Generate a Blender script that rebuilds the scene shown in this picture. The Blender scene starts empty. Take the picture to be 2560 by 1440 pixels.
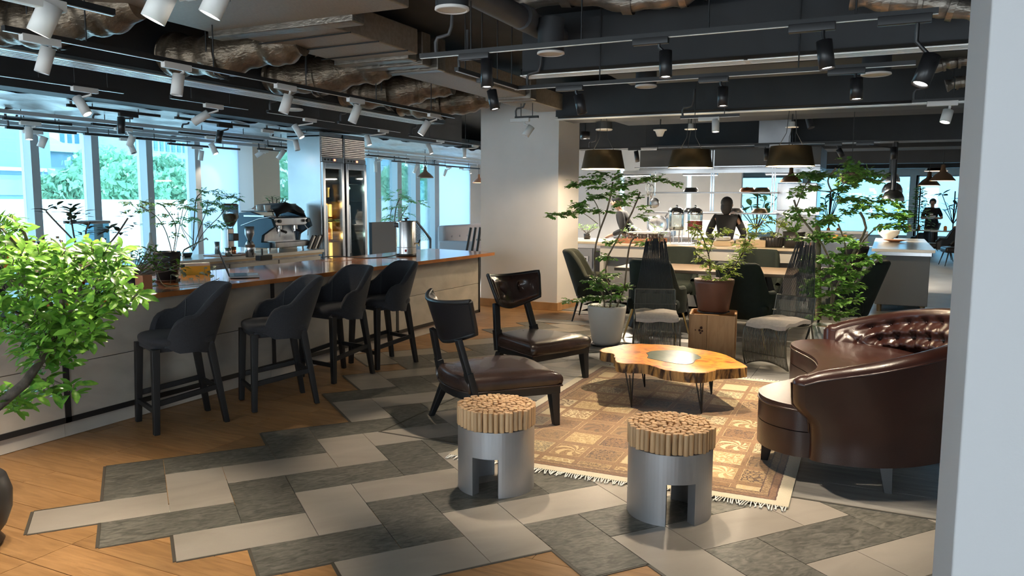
import bpy, math, random
from mathutils import Vector, Matrix, Quaternion
from math import sin, cos, pi, radians, sqrt, atan2
S=bpy.context.scene; COL=S.collection
random.seed(7)
# ------------------------------------------------------------------ camera, world, sun, exposure
# world: X runs along the bar away from the viewer, Y towards the windows, Z up; eye at x=y=0
EYE=1.525; FPX=1951.0; PITCH=.1114; ROLL=.0048; AZ=.446296
ffw=Vector((cos(AZ)*cos(PITCH),sin(AZ)*cos(PITCH),-sin(PITCH)))
_r=Vector((sin(AZ),-cos(AZ),0)); _u=_r.cross(ffw)
rrt=cos(ROLL)*_r+sin(ROLL)*_u; uup=-sin(ROLL)*_r+cos(ROLL)*_u
cam=bpy.data.cameras.new('camera'); co=bpy.data.objects.new('camera',cam); COL.objects.link(co)
co.matrix_world=Matrix(((rrt.x,uup.x,-ffw.x,0),(rrt.y,uup.y,-ffw.y,0),(rrt.z,uup.z,-ffw.z,EYE),(0,0,0,1)))
cam.sensor_width=36; cam.lens=36*FPX/2560; cam.clip_start=.05; cam.clip_end=300
S.camera=co
S.view_settings.view_transform='Standard'; S.view_settings.look='None'
S.view_settings.exposure=1.16; S.view_settings.gamma=1; S.view_settings.use_curve_mapping=False
try: S.cycles.use_denoising=True; S.cycles.max_bounces=8; S.cycles.diffuse_bounces=4; S.cycles.transparent_max_bounces=12; S.cycles.caustics_reflective=False; S.cycles.caustics_refractive=False; S.cycles.sample_clamp_indirect=4
except Exception: pass
wd=bpy.data.worlds.new('sky'); S.world=wd; wd.use_nodes=True
_b=wd.node_tree.nodes['Background']; _b.inputs[0].default_value=(.80,.92,1.0,1); _b.inputs[1].default_value=4.2
_s=bpy.data.lights.new('sun','SUN'); _s.energy=5.0; _s.angle=.012; _s.color=(1,.97,.9)
so=bpy.data.objects.new('sun',_s); COL.objects.link(so); so.rotation_euler=Vector((-.45,.30,-.95)).to_track_quat('-Z','Y').to_euler()
# ------------------------------------------------------------------ helpers
def ray(px,py): return ffw+(px-1280)/FPX*rrt-(py-720)/FPX*uup
def at(px,py,z):                       # the point of the view ray at height z
    d=ray(px,py); t=(z-EYE)/d.z; return Vector((d.x*t,d.y*t,z))
def atd(px,py,dep):                    # the point of the view ray at a distance along the view
    d=ray(px,py); return Vector((d.x*dep,d.y*dep,EYE+d.z*dep))
def atx(px,py,x): d=ray(px,py); t=x/d.x; return Vector((x,d.y*t,EYE+d.z*t))
def aty(px,py,y): d=ray(px,py); t=y/d.y; return Vector((d.x*t,y,EYE+d.z*t))
def dep(p): return (Vector(p)-Vector((0,0,EYE))).dot(ffw)
U3=Vector((0,0,1))
class MB:
    def __init__(s): s.v=[]; s.f=[]; s.s=[]
    def add(s,vs,fs,sm=False):
        o=len(s.v); s.v+=[tuple(v) for v in vs]; s.f+=[tuple(i+o for i in f) for f in fs]; s.s+=[sm]*len(fs); return s
    def box(s,c,d,rz=0,R=None):
        if R is None: R=Matrix.Rotation(rz,3,'Z')
        c=Vector(c); h=[x/2 for x in d]
        vs=[c+R@Vector((a*h[0],b*h[1],e*h[2])) for a in(-1,1) for b in(-1,1) for e in(-1,1)]
        return s.add(vs,[(0,1,3,2),(4,6,7,5),(0,4,5,1),(2,3,7,6),(0,2,6,4),(1,5,7,3)])
    def bx(s,a,b,c,d,e,f): return s.box(((a+d)/2,(b+e)/2,(c+f)/2),(abs(d-a),abs(e-b),abs(f-c)))
    def bar(s,p,q,w,h=None,up=U3):      # a beam of rectangular section from p to q
        p,q=Vector(p),Vector(q); x=(q-p); L=x.length; x.normalize(); u=Vector(up)
        if abs(x.dot(u))>.99: u=Vector((1,0,0))
        y=u.cross(x).normalized(); z=x.cross(y); R=Matrix((x,y,z)).transposed()
        return s.box((p+q)/2,(L,w,h or w),R=R)
    def taper(s,p,q,w0,w1):             # square leg from p (width w0) to q (width w1)
        p,q=Vector(p),Vector(q); vs=[]
        for c,w in((p,w0),(q,w1)): vs+=[c+Vector((a*w/2,b*w/2,0)) for a,b in((-1,-1),(1,-1),(1,1),(-1,1))]
        return s.add(vs,[(3,2,1,0),(4,5,6,7)]+[(i,(i+1)%4,(i+1)%4+4,i+4) for i in range(4)])
    def tube(s,pts,r,n=8,cap=True):
        pts=[Vector(p) for p in pts]; N=len(pts); rs=r if isinstance(r,(list,tuple)) else [r]*N
        vs=[]; nv=None
        for i,p in enumerate(pts):
            t=(pts[min(i+1,N-1)]-pts[max(i-1,0)])
            t=t.normalized() if t.length>1e-9 else U3
            if nv is None:
                nv=t.cross(Vector((0,0,1)) if abs(t.z)<.9 else Vector((1,0,0))).normalized()
            else:
                nv=(nv-t*nv.dot(t)); nv=nv.normalized() if nv.length>1e-6 else t.orthogonal().normalized()
            b=t.cross(nv)
            vs+=[p+(nv*cos(2*pi*k/n)+b*sin(2*pi*k/n))*rs[i] for k in range(n)]
        fs=[(i*n+k,i*n+(k+1)%n,(i+1)*n+(k+1)%n,(i+1)*n+k) for i in range(N-1) for k in range(n)]
        s.add(vs,fs,True)
        if cap: s.add(vs[:n],[tuple(range(n-1,-1,-1))]); s.add(vs[-n:],[tuple(range(n))])
        return s
    def cyl(s,a,b,r,r2=None,n=16): return s.tube([a,b],[r,r if r2 is None else r2],n)
    def lathe(s,pr,c=(0,0,0),n=24,R=None):   # profile of (r,z)
        c=Vector(c); vs=[]
        for r,z in pr:
            for k in range(n):
                v=Vector((r*cos(2*pi*k/n),r*sin(2*pi*k/n),z)); vs.append(c+(R@v if R else v))
        return s.add(vs,[(i*n+k,i*n+(k+1)%n,(i+1)*n+(k+1)%n,(i+1)*n+k) for i in range(len(pr)-1) for k in range(n)],True)
    def prism(s,poly,z0,z1,sm=False):
        n=len(poly); vs=[(x,y,z0) for x,y in poly]+[(x,y,z1) for x,y in poly]
        s.add(vs,[tuple(range(n-1,-1,-1)),tuple(range(n,2*n))]); return s.add(vs,[(i,(i+1)%n,(i+1)%n+n,i+n) for i in range(n)],sm)
    def grid(s,fn,nu,nv,cu=False,cv=False,sm=True):
        vs=[fn(i/(nu if cu else nu-1),j/(nv if cv else nv-1)) for i in range(nu) for j in range(nv)]
        fs=[(i*nv+j,((i+1)%nu)*nv+j,((i+1)%nu)*nv+(j+1)%nv,i*nv+(j+1)%nv) for i in range(nu if cu else nu-1) for j in range(nv if cv else nv-1)]
        return s.add(vs,fs,sm)
    def ball(s,c,r,nu=14,nv=9):
        if not isinstance(r,(tuple,list)): r=(r,r,r)
        c=Vector(c)
        return s.grid(lambda u,v:c+Vector((r[0]*cos(2*pi*u)*sin(pi*v),r[1]*sin(2*pi*u)*sin(pi*v),-r[2]*cos(pi*v))),nu,nv,cu=True)
    def mesh(s,name,mat):
        me=bpy.data.meshes.new(name); me.from_pydata(s.v,[],s.f); me.polygons.foreach_set('use_smooth',s.s)
        if mat: me.materials.append(mat)
        me.update(); return me
    def build(s,name,mat,par=None,bev=0,seg=2,kind=None,label=None,loc=None,sub=0):
        o=bpy.data.objects.new(name,s.mesh(name,mat)); COL.objects.link(o)
        if par: o.parent=par
        if loc is not None: o.location=loc
        if bev:
            m=o.modifiers.new('b','BEVEL'); m.width=bev; m.segments=seg; m.limit_method='ANGLE'; m.angle_limit=.6
            o.data.polygons.foreach_set('use_smooth',[True]*len(o.data.polygons))
            w=o.modifiers.new('n','WEIGHTED_NORMAL'); w.keep_sharp=False
        if sub: m=o.modifiers.new('s','SUBSURF'); m.levels=m.render_levels=sub
        if kind: o['kind']=kind
        if label: o['label']=label
        return o
def tag(o,label,cat,group=None,kind=None):
    o['label']=label; o['category']=cat
    if group: o['group']=group
    if kind: o['kind']=kind
    return o
def thing(name,label,cat,loc=(0,0,0),rz=0,group=None):
    o=bpy.data.objects.new(name,None); COL.objects.link(o); o.location=loc; o.rotation_euler=(0,0,rz); o.empty_display_size=.1
    return tag(o,label,cat,group)
def struct(o): o['kind']='structure'; return o
def inst(o,par=None,loc=None,rot=None,sc=None):      # a copy of one mesh object, sharing its mesh
    c=o.copy(); COL.objects.link(c)
    if par is not None: c.parent=par
    if loc is not None: c.location=loc
    if rot is not None: c.rotation_euler=rot
    if sc is not None: c.scale=(sc,sc,sc) if not isinstance(sc,(tuple,list)) else sc
    return c
def dup(o,loc,rz,label,par=None,top=True):           # a copy of a thing with its parts and sub-parts
    c=o.copy(); COL.objects.link(c); c.parent=par
    if top:
        c.location=loc; c.rotation_euler=(0,0,rz)
        if label: c['label']=label
    for ch in list(o.children): dup(ch,None,None,None,c,False)
    return c
def sampl(pts,n):                                    # smooth curve through points (Catmull-Rom)
    pts=[Vector(p) for p in pts]; out=[]; m=len(pts)-1
    for k in range(n+1):
        t=k/n*m; i=min(int(t),m-1); f=t-i
        a,b,c,d=pts[max(i-1,0)],pts[i],pts[i+1],pts[min(i+2,m)]
        out.append(.5*((2*b)+(c-a)*f+(2*a-5*b+4*c-d)*f*f+(3*b-a-3*c+d)*f**3))
    return out
# ------------------------------------------------------------------ materials
def nt(name):
    m=bpy.data.materials.new(name); m.use_nodes=True; t=m.node_tree; return m,t,t.nodes['Principled BSDF']
def nd(t,ty,**k):
    n=t.nodes.new('ShaderNode'+ty)
    for a,b in k.items():
        if a.startswith('i_'): n.inputs[int(a[2:])].default_value=b
        else: setattr(n,a,b)
    return n
def ramp(t,stops):
    r=nd(t,'ValToRGB'); e=r.color_ramp.elements
    while len(e)<len(stops): e.new(.5)
    for x,(p,c) in zip(e,stops): x.position=p; x.color=(*c,1)
    return r
def coords(t,st=(1,1,1),rnd=True,rot=0):
    tc=nd(t,'TexCoord'); mp=nd(t,'Mapping'); mp.inputs['Scale'].default_value=st; mp.inputs['Rotation'].default_value=(0,0,rot)
    if rnd:
        oi=nd(t,'ObjectInfo'); ml=nd(t,'Math',operation='MULTIPLY',i_1=37.0); t.links.new(oi.outputs['Random'],ml.inputs[0])
        cb=nd(t,'CombineXYZ'); [t.links.new(ml.outputs[0],cb.inputs[i]) for i in range(3)]
        ad=nd(t,'VectorMath',operation='ADD'); t.links.new(tc.outputs['Object'],ad.inputs[0]); t.links.new(cb.outputs[0],ad.inputs[1])
        t.links.new(ad.outputs[0],mp.inputs[0])
    else: t.links.new(tc.outputs['Object'],mp.inputs[0])
    return mp.outputs[0]
def Mt(name,col,rough=.5,metal=0,col2=None,ns=6,st=(1,1,1),det=4,lo=.35,hi=.65,bump=0,bs=60,bst=(1,1,1),coat=0,rnd=0,spec=.5,sheen=0,sss=0,dist=0,trans=0):
    m,t,b=nt(name); b.inputs['Base Color'].default_value=(*col,1); b.inputs['Roughness'].default_value=rough; b.inputs['Metallic'].default_value=metal
    b.inputs['Specular IOR Level'].default_value=spec
    if coat: b.inputs['Coat Weight'].default_value=coat; b.inputs['Coat Roughness'].default_value=.06
    if sheen: b.inputs['Sheen Weight'].default_value=sheen
    out=None
    if col2:
        n=nd(t,'TexNoise'); n.inputs['Scale'].default_value=ns; n.inputs['Detail'].default_value=det; n.inputs['Distortion'].default_value=dist
        t.links.new(coords(t,st),n.inputs['Vector'])
        r=ramp(t,[(lo,col),(hi,col2)]); t.links.new(n.outputs[0],r.inputs[0]); out=r.outputs[0]
    if rnd:
        oi=nd(t,'ObjectInfo'); mr=nd(t,'MapRange'); mr.inputs[3].default_value=1-rnd; mr.inputs[4].default_value=1+rnd
        t.links.new(oi.outputs['Random'],mr.inputs[0])
        h=nd(t,'HueSaturation'); h.inputs['Color'].default_value=(*col,1); t.links.new(mr.outputs[0],h.inputs['Value'])
        if out: t.links.new(out,h.inputs['Color'])
        out=h.outputs[0]
    if out: t.links.new(out,b.inputs['Base Color'])
    if bump:
        n=nd(t,'TexNoise'); n.inputs['Scale'].default_value=bs; n.inputs['Detail'].default_value=4; t.links.new(coords(t,bst),n.inputs['Vector'])
        bp=nd(t,'Bump'); bp.inputs['Strength'].default_value=bump; bp.inputs['Distance'].default_value=.01
        t.links.new(n.outputs[0],bp.inputs['Height']); t.links.new(bp.outputs[0],b.inputs['Normal'])
    if trans:
        tr=nd(t,'BsdfTranslucent'); tr.inputs[0].default_value=(*[min(1,c*1.6) for c in col],1); mx=nd(t,'MixShader',i_0=trans)
        if out: t.links.new(out,tr.inputs[0])
        t.links.new(b.outputs[0],mx.inputs[1]); t.links.new(tr.outputs[0],mx.inputs[2]); t.links.new(mx.outputs[0],t.nodes['Material Output'].inputs[0])
    return m
def Em(name,col,st):
    m,t,b=nt(name); b.inputs['Base Color'].default_value=(*col,1); b.inputs['Emission Color'].default_value=(*col,1); b.inputs['Emission Strength'].default_value=st; return m
def Gl(name,tint,refl=.08,rough=.02,body=0):          # thin clear sheet: see-through with a mirror film
    m,t,b=nt(name); tr=nd(t,'BsdfTransparent'); tr.inputs[0].default_value=(*tint,1); g=nd(t,'BsdfGlossy'); g.inputs['Roughness'].default_value=rough
    fr=nd(t,'Fresnel'); fr.inputs[0].default_value=1.45; mx=nd(t,'MixShader'); 
    ml=nd(t,'Math',operation='MULTIPLY_ADD',i_1=.8,i_2=refl*.3); t.links.new(fr.outputs[0],ml.inputs[0]); t.links.new(ml.outputs[0],mx.inputs[0])
    t.links.new(tr.outputs[0],mx.inputs[1]); t.links.new(g.outputs[0],mx.inputs[2]); res=mx.outputs[0]
    t.links.new(res,t.nodes['Material Output'].inputs[0]); return m
m_plank=Mt('oak_floor',(.27,.14,.052),.38,0,(.43,.24,.10),3.2,(9,1,1),8,.3,.7,.12,30,(9,1,1),rnd=.16,dist=1.2)
m_board=Mt('grey_board',(.17,.165,.155),.33,0,(.30,.29,.27),3,(7,1,1),8,.3,.7,.1,30,(7,1,1),rnd=.22,dist=1.0)
m_sdark=Mt('dark_stone',(.060,.058,.048),.42,0,(.17,.162,.138),22,(.55,1.3,1),10,.34,.66,.35,40,(.6,1.3,1),rnd=.13,dist=1.6)
m_slight=Mt('pale_stone',(.30,.268,.228),.36,0,(.36,.325,.28),2.2,(1,2.5,1),5,.3,.7,.03,60,rnd=.07,dist=1.0)
m_grout=Mt('grout',(.05,.045,.038),.8)
m_trim=Mt('floor_edging',(.09,.08,.065),.45,.2)
m_slab=Mt('pale_floor',(.62,.60,.57),.42,0,(.74,.72,.68),1.3,(1,1,1),4)
m_pillar=Mt('grey_white_paint',(.42,.42,.43),.65,bump=.03,bs=200)
m_white=Mt('white_paint',(.74,.715,.69),.65,0,(.78,.75,.725),2.5,bump=.03,bs=200)
m_cream=Mt('cream_paint',(.72,.64,.53),.6)
m_whitem=Mt('white_metal',(.72,.71,.69),.45)
m_black=Mt('black_steel',(.012,.013,.015),.45)
m_blackp=Mt('black_plastic',(.018,.018,.02),.35)
m_ceil=Mt('ceiling_paint',(.024,.026,.029),.8,0,(.034,.036,.04),3)
m_beam=Mt('beam_paint',(.022,.025,.029),.65,0,(.031,.034,.039),2,bump=.05,bs=80)
m_pipe=Mt('pipe_paint',(.055,.056,.06),.45,0,(.075,.075,.08),4)
m_foil=Mt('duct_foil',(.19,.165,.14),.34,.7,(.30,.265,.225),5,bump=.5,bs=22,bst=(1,1,3),dist=1.5)
m_flex=Mt('flex_duct',(.10,.075,.052),.34,.6,(.25,.19,.135),4,bump=.9,bs=14,bst=(3,1,3),dist=2)
m_duct=Mt('duct_board',(.27,.215,.165),.5,.4,(.34,.275,.215),30,(1,6,1),3,bump=.12,bs=90,bst=(1,5,1))
m_insul=Mt('ceiling_insulation',(.50,.53,.55),.42,.35,(.64,.67,.69),2.4,(1,3,1),bump=.6,bs=5,bst=(1,3,1),dist=2)
m_concrete=Mt('concrete_board',(.34,.315,.275),.55,0,(.46,.43,.38),3,(1,1,1.6),8,.3,.7,.06,25,(1,1,4),rnd=.07,dist=.8)
m_plinth=Mt('plinth_board',(.46,.43,.385),.5,0,(.54,.51,.46),3,rnd=.04)
m_bartop=Mt('walnut_bar_top',(.25,.078,.02),.24,0,(.47,.19,.06),2.6,(1,11,1),7,.3,.7,.03,40,(1,9,1),coat=.55,dist=.8)
m_fabric=Mt('charcoal_fabric',(.020,.021,.026),.88,0,(.026,.027,.033),90,bump=.2,bs=420,sheen=.06)
m_stleg=Mt('black_wood',(.008,.009,.011),.42,bump=.05,bs=60,bst=(1,1,6))
m_leather=Mt('brown_leather',(.030,.017,.014),.24,0,(.042,.025,.021),6,bump=.12,bs=160,coat=.25)
m_sofa=Mt('oxblood_leather',(.023,.0075,.0055),.30,0,(.033,.011,.008),5,bump=.1,bs=170,coat=.15)
m_blkleather=Mt('black_leather',(.013,.013,.016),.28,bump=.08,bs=200)
m_alu=Mt('brushed_aluminium',(.36,.36,.37),.40,.8,(.40,.40,.41),3,bump=.02,bs=120)
m_rod=Mt('teak_rod',(.42,.25,.12),.55,0,(.56,.36,.19),14,(1,1,.25),rnd=.14)
m_rodt=m_rod
m_steel=Mt('stainless',(.52,.52,.53),.26,1,(.60,.60,.61),2,(8,1,1))
m_steeld=Mt('dark_stainless',(.28,.28,.29),.34,1,(.36,.36,.37),2,(6,1,1))
m_chrome=Mt('chrome',(.75,.75,.76),.1,1)
m_copper=Mt('copper',(.60,.26,.14),.28,1)
m_brass=Mt('dark_brass',(.16,.115,.065),.42,.8,(.22,.165,.10),4)
m_gold=Mt('brass_leg',(.55,.42,.2),.3,1)
m_green=Mt('dark_green_velvet',(.007,.013,.011),.9,0,(.009,.017,.014),20)
m_olive=Mt('olive_velvet',(.014,.019,.013),.85,0,(.018,.024,.017),12,sheen=.08)
m_dtable=Mt('grey_oak_top',(.13,.095,.065),.5,0,(.19,.14,.10),3,(8,1,1))
m_potw=Mt('white_glaze',(.78,.75,.70),.35)
m_potb=Mt('brown_plastic',(.135,.05,.028),.45,0,(.16,.062,.036),4)
m_potk=Mt('black_glaze',(.028,.026,.026),.4)
m_soil=Mt('soil',(.10,.065,.035),.95,0,(.26,.18,.10),30,bump=.8,bs=60)
m_pebble=Mt('pebble',(.72,.70,.66),.5,rnd=.15)
m_pedw=Mt('pine_board',(.46,.235,.085),.5,0,(.60,.34,.15),3,(6,6,1),6,.3,.7,rnd=.15,dist=1)
m_cush=Mt('linen_cushion',(.46,.405,.35),.9,0,(.52,.46,.40),40,bump=.2,bs=300)
m_wire=Mt('bronze_wire',(.13,.12,.095),.4,.5)
m_cord=Mt('black_cord',(.016,.018,.021),.6)
m_kwhite=Mt('kitchen_white',(.60,.575,.54),.4)
m_kgrey=Mt('kitchen_grey',(.30,.31,.33),.5)
m_ktop=Mt('counter_top',(.66,.53,.37),.3,0,(.74,.61,.45),3)
m_wtop=Mt('pale_marble',(.74,.70,.62),.18,0,(.80,.77,.70),2)
m_skin=Mt('skin',(.52,.30,.21),.55)
m_hair=Mt('hair',(.012,.010,.010),.6)
m_uni=Mt('black_uniform',(.010,.010,.012),.85)
m_apron=Mt('navy_apron',(.016,.018,.026),.85)
m_leafd=Mt('glossy_leaf',(.06,.185,.028),.22,0,(.22,.42,.06),3,(1,1,1),rnd=.6,trans=.22)
m_leafm=Mt('mid_leaf',(.10,.25,.045),.36,0,(.24,.45,.09),4,rnd=.45,trans=.22)
m_leafy=Mt('yellow_leaf',(.30,.42,.05),.5,0,(.42,.52,.10),4,rnd=.3,trans=.35)
m_leafk=Mt('dusky_leaf',(.022,.045,.026),.4,0,(.05,.10,.045),4,rnd=.4,trans=.12)
m_leafg=Mt('grey_leaf',(.22,.28,.19),.6,0,(.36,.42,.30),4,rnd=.25,trans=.2)
m_leaft=Mt('window_leaf',(.14,.33,.13),.5,0,(.24,.47,.20),4,rnd=.35,trans=.45)
m_leafo=Mt('outdoor_leaf',(.16,.36,.22),.6,0,(.30,.52,.34),1.5,rnd=.3,trans=.2)
m_twig=Mt('pale_twig',(.17,.125,.08),.8,0,(.28,.215,.15),20)
m_bark=Mt('bark',(.06,.045,.035),.85,0,(.13,.10,.075),20,bump=.4,bs=60)
m_glassw=Gl('window_glass',(.66,.87,.97),.1)
m_blind=Mt('frosted_blind',(.27,.36,.44),.8,trans=.7)
m_glassc=Gl('clear_glass',(.90,.95,.94),.25)
m_glassd=Gl('smoked_glass',(.72,.76,.75),.05)
m_glasso=Gl('amber_glass',(.95,.55,.14),.2)
m_lamp=Em('lamp_glow',(1,.93,.82),14.0); m_warm=Em('warm_led',(1,.60,.16),5.0); m_red=Em('red_digit',(1,.16,.08),3.0); m_shadein=Em('lit_shade_inside',(1,.80,.50),2.6)
def flat(n,c,r=.6,**k): return Mt(n,c,r,**k)
m_redp=flat('red_pack',(.50,.03,.03)); m_orange=flat('orange_pack',(.75,.25,.04)); m_kraft=flat('kraft',(.50,.37,.23)); m_paper=flat('paper',(.82,.80,.76)); m_terra=flat('terracotta',(.42,.17,.08),.45)
m_wine=flat('dark_wine_glass',(.02,.035,.022),.15); m_label=flat('bottle_label',(.75,.71,.62)); m_blueg=flat('blue_metal',(.022,.055,.085),.3,metal=.3); m_pink=flat('red_juice',(.42,.05,.05),.3); m_choc=flat('dark_wood_block',(.12,.06,.03),.5)
m_sofag=Mt('grey_sofa_fabric',(.36,.34,.36),.9,bump=.2,bs=250); m_vent=Mt('vent_metal',(.80,.79,.76),.3,.35); m_ventd=Mt('vent_dark',(.02,.02,.022),.8)
m_mull=Mt('mullion_metal',(.42,.46,.49),.45,.2)
m_pave=Mt('outdoor_paving',(.75,.75,.73),.8); m_bldg=Mt('facade',(.20,.31,.38),.8,0,(.25,.37,.44),.5); m_bldg2=Mt('facade_pale',(.40,.48,.52),.8); m_bwin=Mt('facade_glass',(.05,.13,.20),.4)
# ------------------------------------------------------------------ the shell of the room
def srt(mb,name,mat,par=None,bev=0): return struct(mb.build(name,mat,par,bev))
floor=srt(MB().bx(-3,-5,-.2,30,9.6,-.012),'floor',m_slab)
# stone tiles in herringbone: tile frame turned by TA
TA=-.6713; TU=.3; TV=.3*.9712
def l2r(u,v):
    x=u*TU-.1926; y=-v*TV+4.9155
    return (cos(TA)*x-sin(TA)*y, sin(TA)*x+cos(TA)*y)
def r2l(x,y):
    a=cos(TA)*x+sin(TA)*y+.1926; b=-sin(TA)*x+cos(TA)*y-4.9155
    return a/TU,-b/TV
Z2X,Z2Y=4.165,2.95
def inview(x,y,m=.9):
    d=x*ffw.x+y*ffw.y; s=x*rrt.x+y*rrt.y
    return d>1.2 and abs(s)<d*.68+m
cells=set(); tiles=[]
for u in range(-6,34):
    for v in range(-34,16):
        d=u-v; r=d%4
        if r not in(0,1): continue
        k=(d-r)//4; H=(r==1)
        cx,cy=l2r(u+1,v+.5) if H else l2r(u+.5,v+1)
        ok = (d>=-3)
        if d==-3: ok=2<=v<=6
        if d==0: ok=v>=0
        if d==1: ok=v>=0
        if d==4: ok=v>=-1
        if d==5: ok=v>=-1
        if d==8: ok=v>=-3
        if d==9: ok=v>=-4
        if d in(12,13): ok=v>=-6
        if d in(16,17): ok=v>=-9
        if d>=20: ok=cy<4.0
        if not ok or cx>8.9 or cx<1.2: continue
        for c in ([(u,v),(u+1,v)] if H else [(u,v),(u,v+1)]): cells.add(c)
        if cx>Z2X+.42 and cy<Z2Y-.42: continue
        if not inview(cx,cy): continue
        tiles.append((cx,cy,H,(v+k)%2==0))
g=.003
def tmesh(H): return MB().bx(-.3+g/2,-TV/2+g/2,-.01,.3-g/2,TV/2-g/2,0) if H else MB().bx(-.15+g/2,-TV+g/2,-.01,.15-g/2,TV-g/2,0)
proto={}
for cx,cy,H,dk in tiles:
    if (H,dk) not in proto: o=proto[(H,dk)]=tmesh(H).build('floor_tile',m_sdark if dk else m_slight,floor,.0012,1)
    else: o=inst(proto[(H,dk)])
    o.location=(cx,cy,0); o.rotation_euler=(0,0,TA)
# dark edging where stone meets wood
e=MB()
for (u,v) in cells:
    for du,dv,p,q in ((-1,0,(0,0),(0,1)),(1,0,(1,0),(1,1)),(0,-1,(0,0),(1,0)),(0,1,(0,1),(1,1))):
        if (u+du,v+dv) in cells: continue
        a=l2r(u+p[0],v+p[1]); b=l2r(u+q[0],v+q[1]); mx,my=(a[0]+b[0])/2,(a[1]+b[1])/2
        if (mx>Z2X and my<Z2Y) or not inview(mx,my): continue
        n=l2r(u+.5+du*.54,v+.5+dv*.54); o=l2r(u+.5,v+.5); off=Vector((n[0]-o[0],n[1]-o[1],0)).normalized()*.006
        e.bar(Vector((*a,-.004))+off,Vector((*b,-.004))+off,.014 if du else .008,.008)
e.bx(Z2X-.012,-3,-.006,Z2X,Z2Y,.0035).bx(Z2X-.012,Z2Y,-.006,8.9,Z2Y+.012,.0035)
e.build('floor_edging',m_trim,floor)
# oak planks along Y, and grey boards in the lounge corner
def planks(name,mat,x0,x1,w,L,y0,y1,zt,test):
    base=MB().bx(-w/2+.0015,-L/2+.0015,-.01,w/2-.0015,L/2-.0015,0).build(name,mat,floor,.001,1); first=True
    nx=int((x1-x0)/w); 
    for i in range(nx):
        x=x0+w*(i+.5); off=random.choice((0,.33,.67,.5))*L
        j=0; y=y0-off
        while y<y1:
            c=y+L/2
            if inview(x,c,.7) and test(x,c,w,L):
                o=base if first else inst(base); first=False; o.location=(x,c,zt)
            y+=L
def woodtest(x,c,w,L):
    for a in(-.45,0,.45):
        for b in(-.48,-.25,0,.25,.48):
            X,Y=x+a*w,c+b*L
            if X>Z2X and Y<Z2Y: continue
            u,v=r2l(X,Y)
            if (math.floor(u),math.floor(v)) not in cells: return True
    return False
planks('floor_plank',m_plank,1.19,10.1,.193,.95,-.6,4.9,-.0035,woodtest)
planks('floor_board',m_board,Z2X,13.0,.30,1.2,-2.6,2.95,.003,lambda x,c,w,L:c+L/2<Z2Y+.02 or x>8.9)
planks('floor_board',m_board,8.95,12.4,.30,1.2,2.95,3.9,.003,lambda x,c,w,L:x>10.1)
# walls
wb_=MB().bx(-3.2,-5,0,-3,9.6,.3).bx(-3.2,-5,2.6,-3,9.6,3.05)
for y0_,y1_ in((-5,-3.2),(-1.2,.8),(2.8,4.6),(6.6,7.4),(9.2,9.6)): wb_.bx(-3.2,y0_,.3,-3,y1_,2.6)
srt(wb_,'wall_back',m_white)
srt(MB().bx(-3,-5.2,0,30,-5,3.05),'wall_right',m_white)
HW=2.42; SILL=.22
def wx(px): return aty(px,430,9.6).x
b1,b2a,b2b,b3=wx(486),wx(665),wx(928),wx(1094)
WX0=wx(80)-2*(wx(231)-wx(80))
w=MB()
w.bx(-3,9.6,SILL,WX0,9.85,HW).bx(-3,9.6,HW,30,9.85,3.05).bx(-3,9.6,0,30,9.85,SILL)
b1c,b3c=wx(598),wx(1176)
w.bx(b1c,9.6,SILL,b2a,9.85,HW).bx(b3c,9.6,SILL,30,9.85,HW)
srt(w,'wall_left',m_white)
srt(MB().bx(wx(598),9.30,0,b2a,9.6,2.6),'wall_left_pier',m_cream)
wy=atx(1176,450,22).y
far=MB().bx(30,-5,2.45,30.2,9.6,3.05).bx(30,-5,0,30.2,9.6,.35)
for y in(-5,-.75,2.7,5.2): far.bx(30,y-.12,.35,30.2,y+.12,2.45)
far.bx(30,5.2,.35,30.2,9.6,2.45)
srt(far,'wall_far',m_white)
for i,(a,b) in enumerate(((b1,b1c),(b3,b3c))): struct(MB().bx(a,9.62,SILL,b,9.63,HW).build('window_blind',m_blind))
def window(name,a,b,z0,z1,mull,axis='x'):
    o=struct(thing(name,'','',(0,0,0)));  del o['label']; del o['category']
    f=MB(); p=MB()
    if axis=='x':
        f.bx(b-mull/2,9.52,z0,b+mull/2,9.72,z1).bx(a,9.6,z1-.04,b,9.72,z1).bx(a,9.6,z0,b,9.72,z0+.05)
        p.bx(a,9.655,z0,b,9.667,z1)
    else:
        f.bx(30,b-mull/2,z0,30.12,b+mull/2,z1).bx(30,a,z1-.05,30.12,b,z1).bx(30,a,z0,30.12,b,z0+.06)
        p.bx(30.05,a,z0,30.06,b,z1)
    struct(f.build('frame',m_mull,o)); struct(p.build('pane',m_glassw,o)); return o
xs=[-3]+[wx(p) for p in (80,231,366)]+[b1]
st=xs[2]-xs[1]; pre=[]; x=xs[1]-st
while x>-2.8: pre.append(x); x-=st
pre=[x for x in pre if x>.2]; xs=[pre[-1]-st]+pre[::-1]+xs[1:]
n=1
for a,b in zip(xs[:-1],xs[1:]): window('window_%d'%n,a,b,SILL,HW,.105); n+=1
for a,b,mu in((b2a,(b2a+b2b)/2,.1),((b2a+b2b)/2,wx(937),.2),(wx(937),wx(991),.16),(wx(991),wx(1037),.18),(wx(1037),wx(1085),.2)):
    window('window_%d'%n,a,b,SILL,HW,mu); n+=1
for a,b in((-4.88,-.87),(-.63,2.58),(2.82,5.08)): window('window_%d'%n,a,b,.35,2.45,.1,'y'); n+=1
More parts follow.
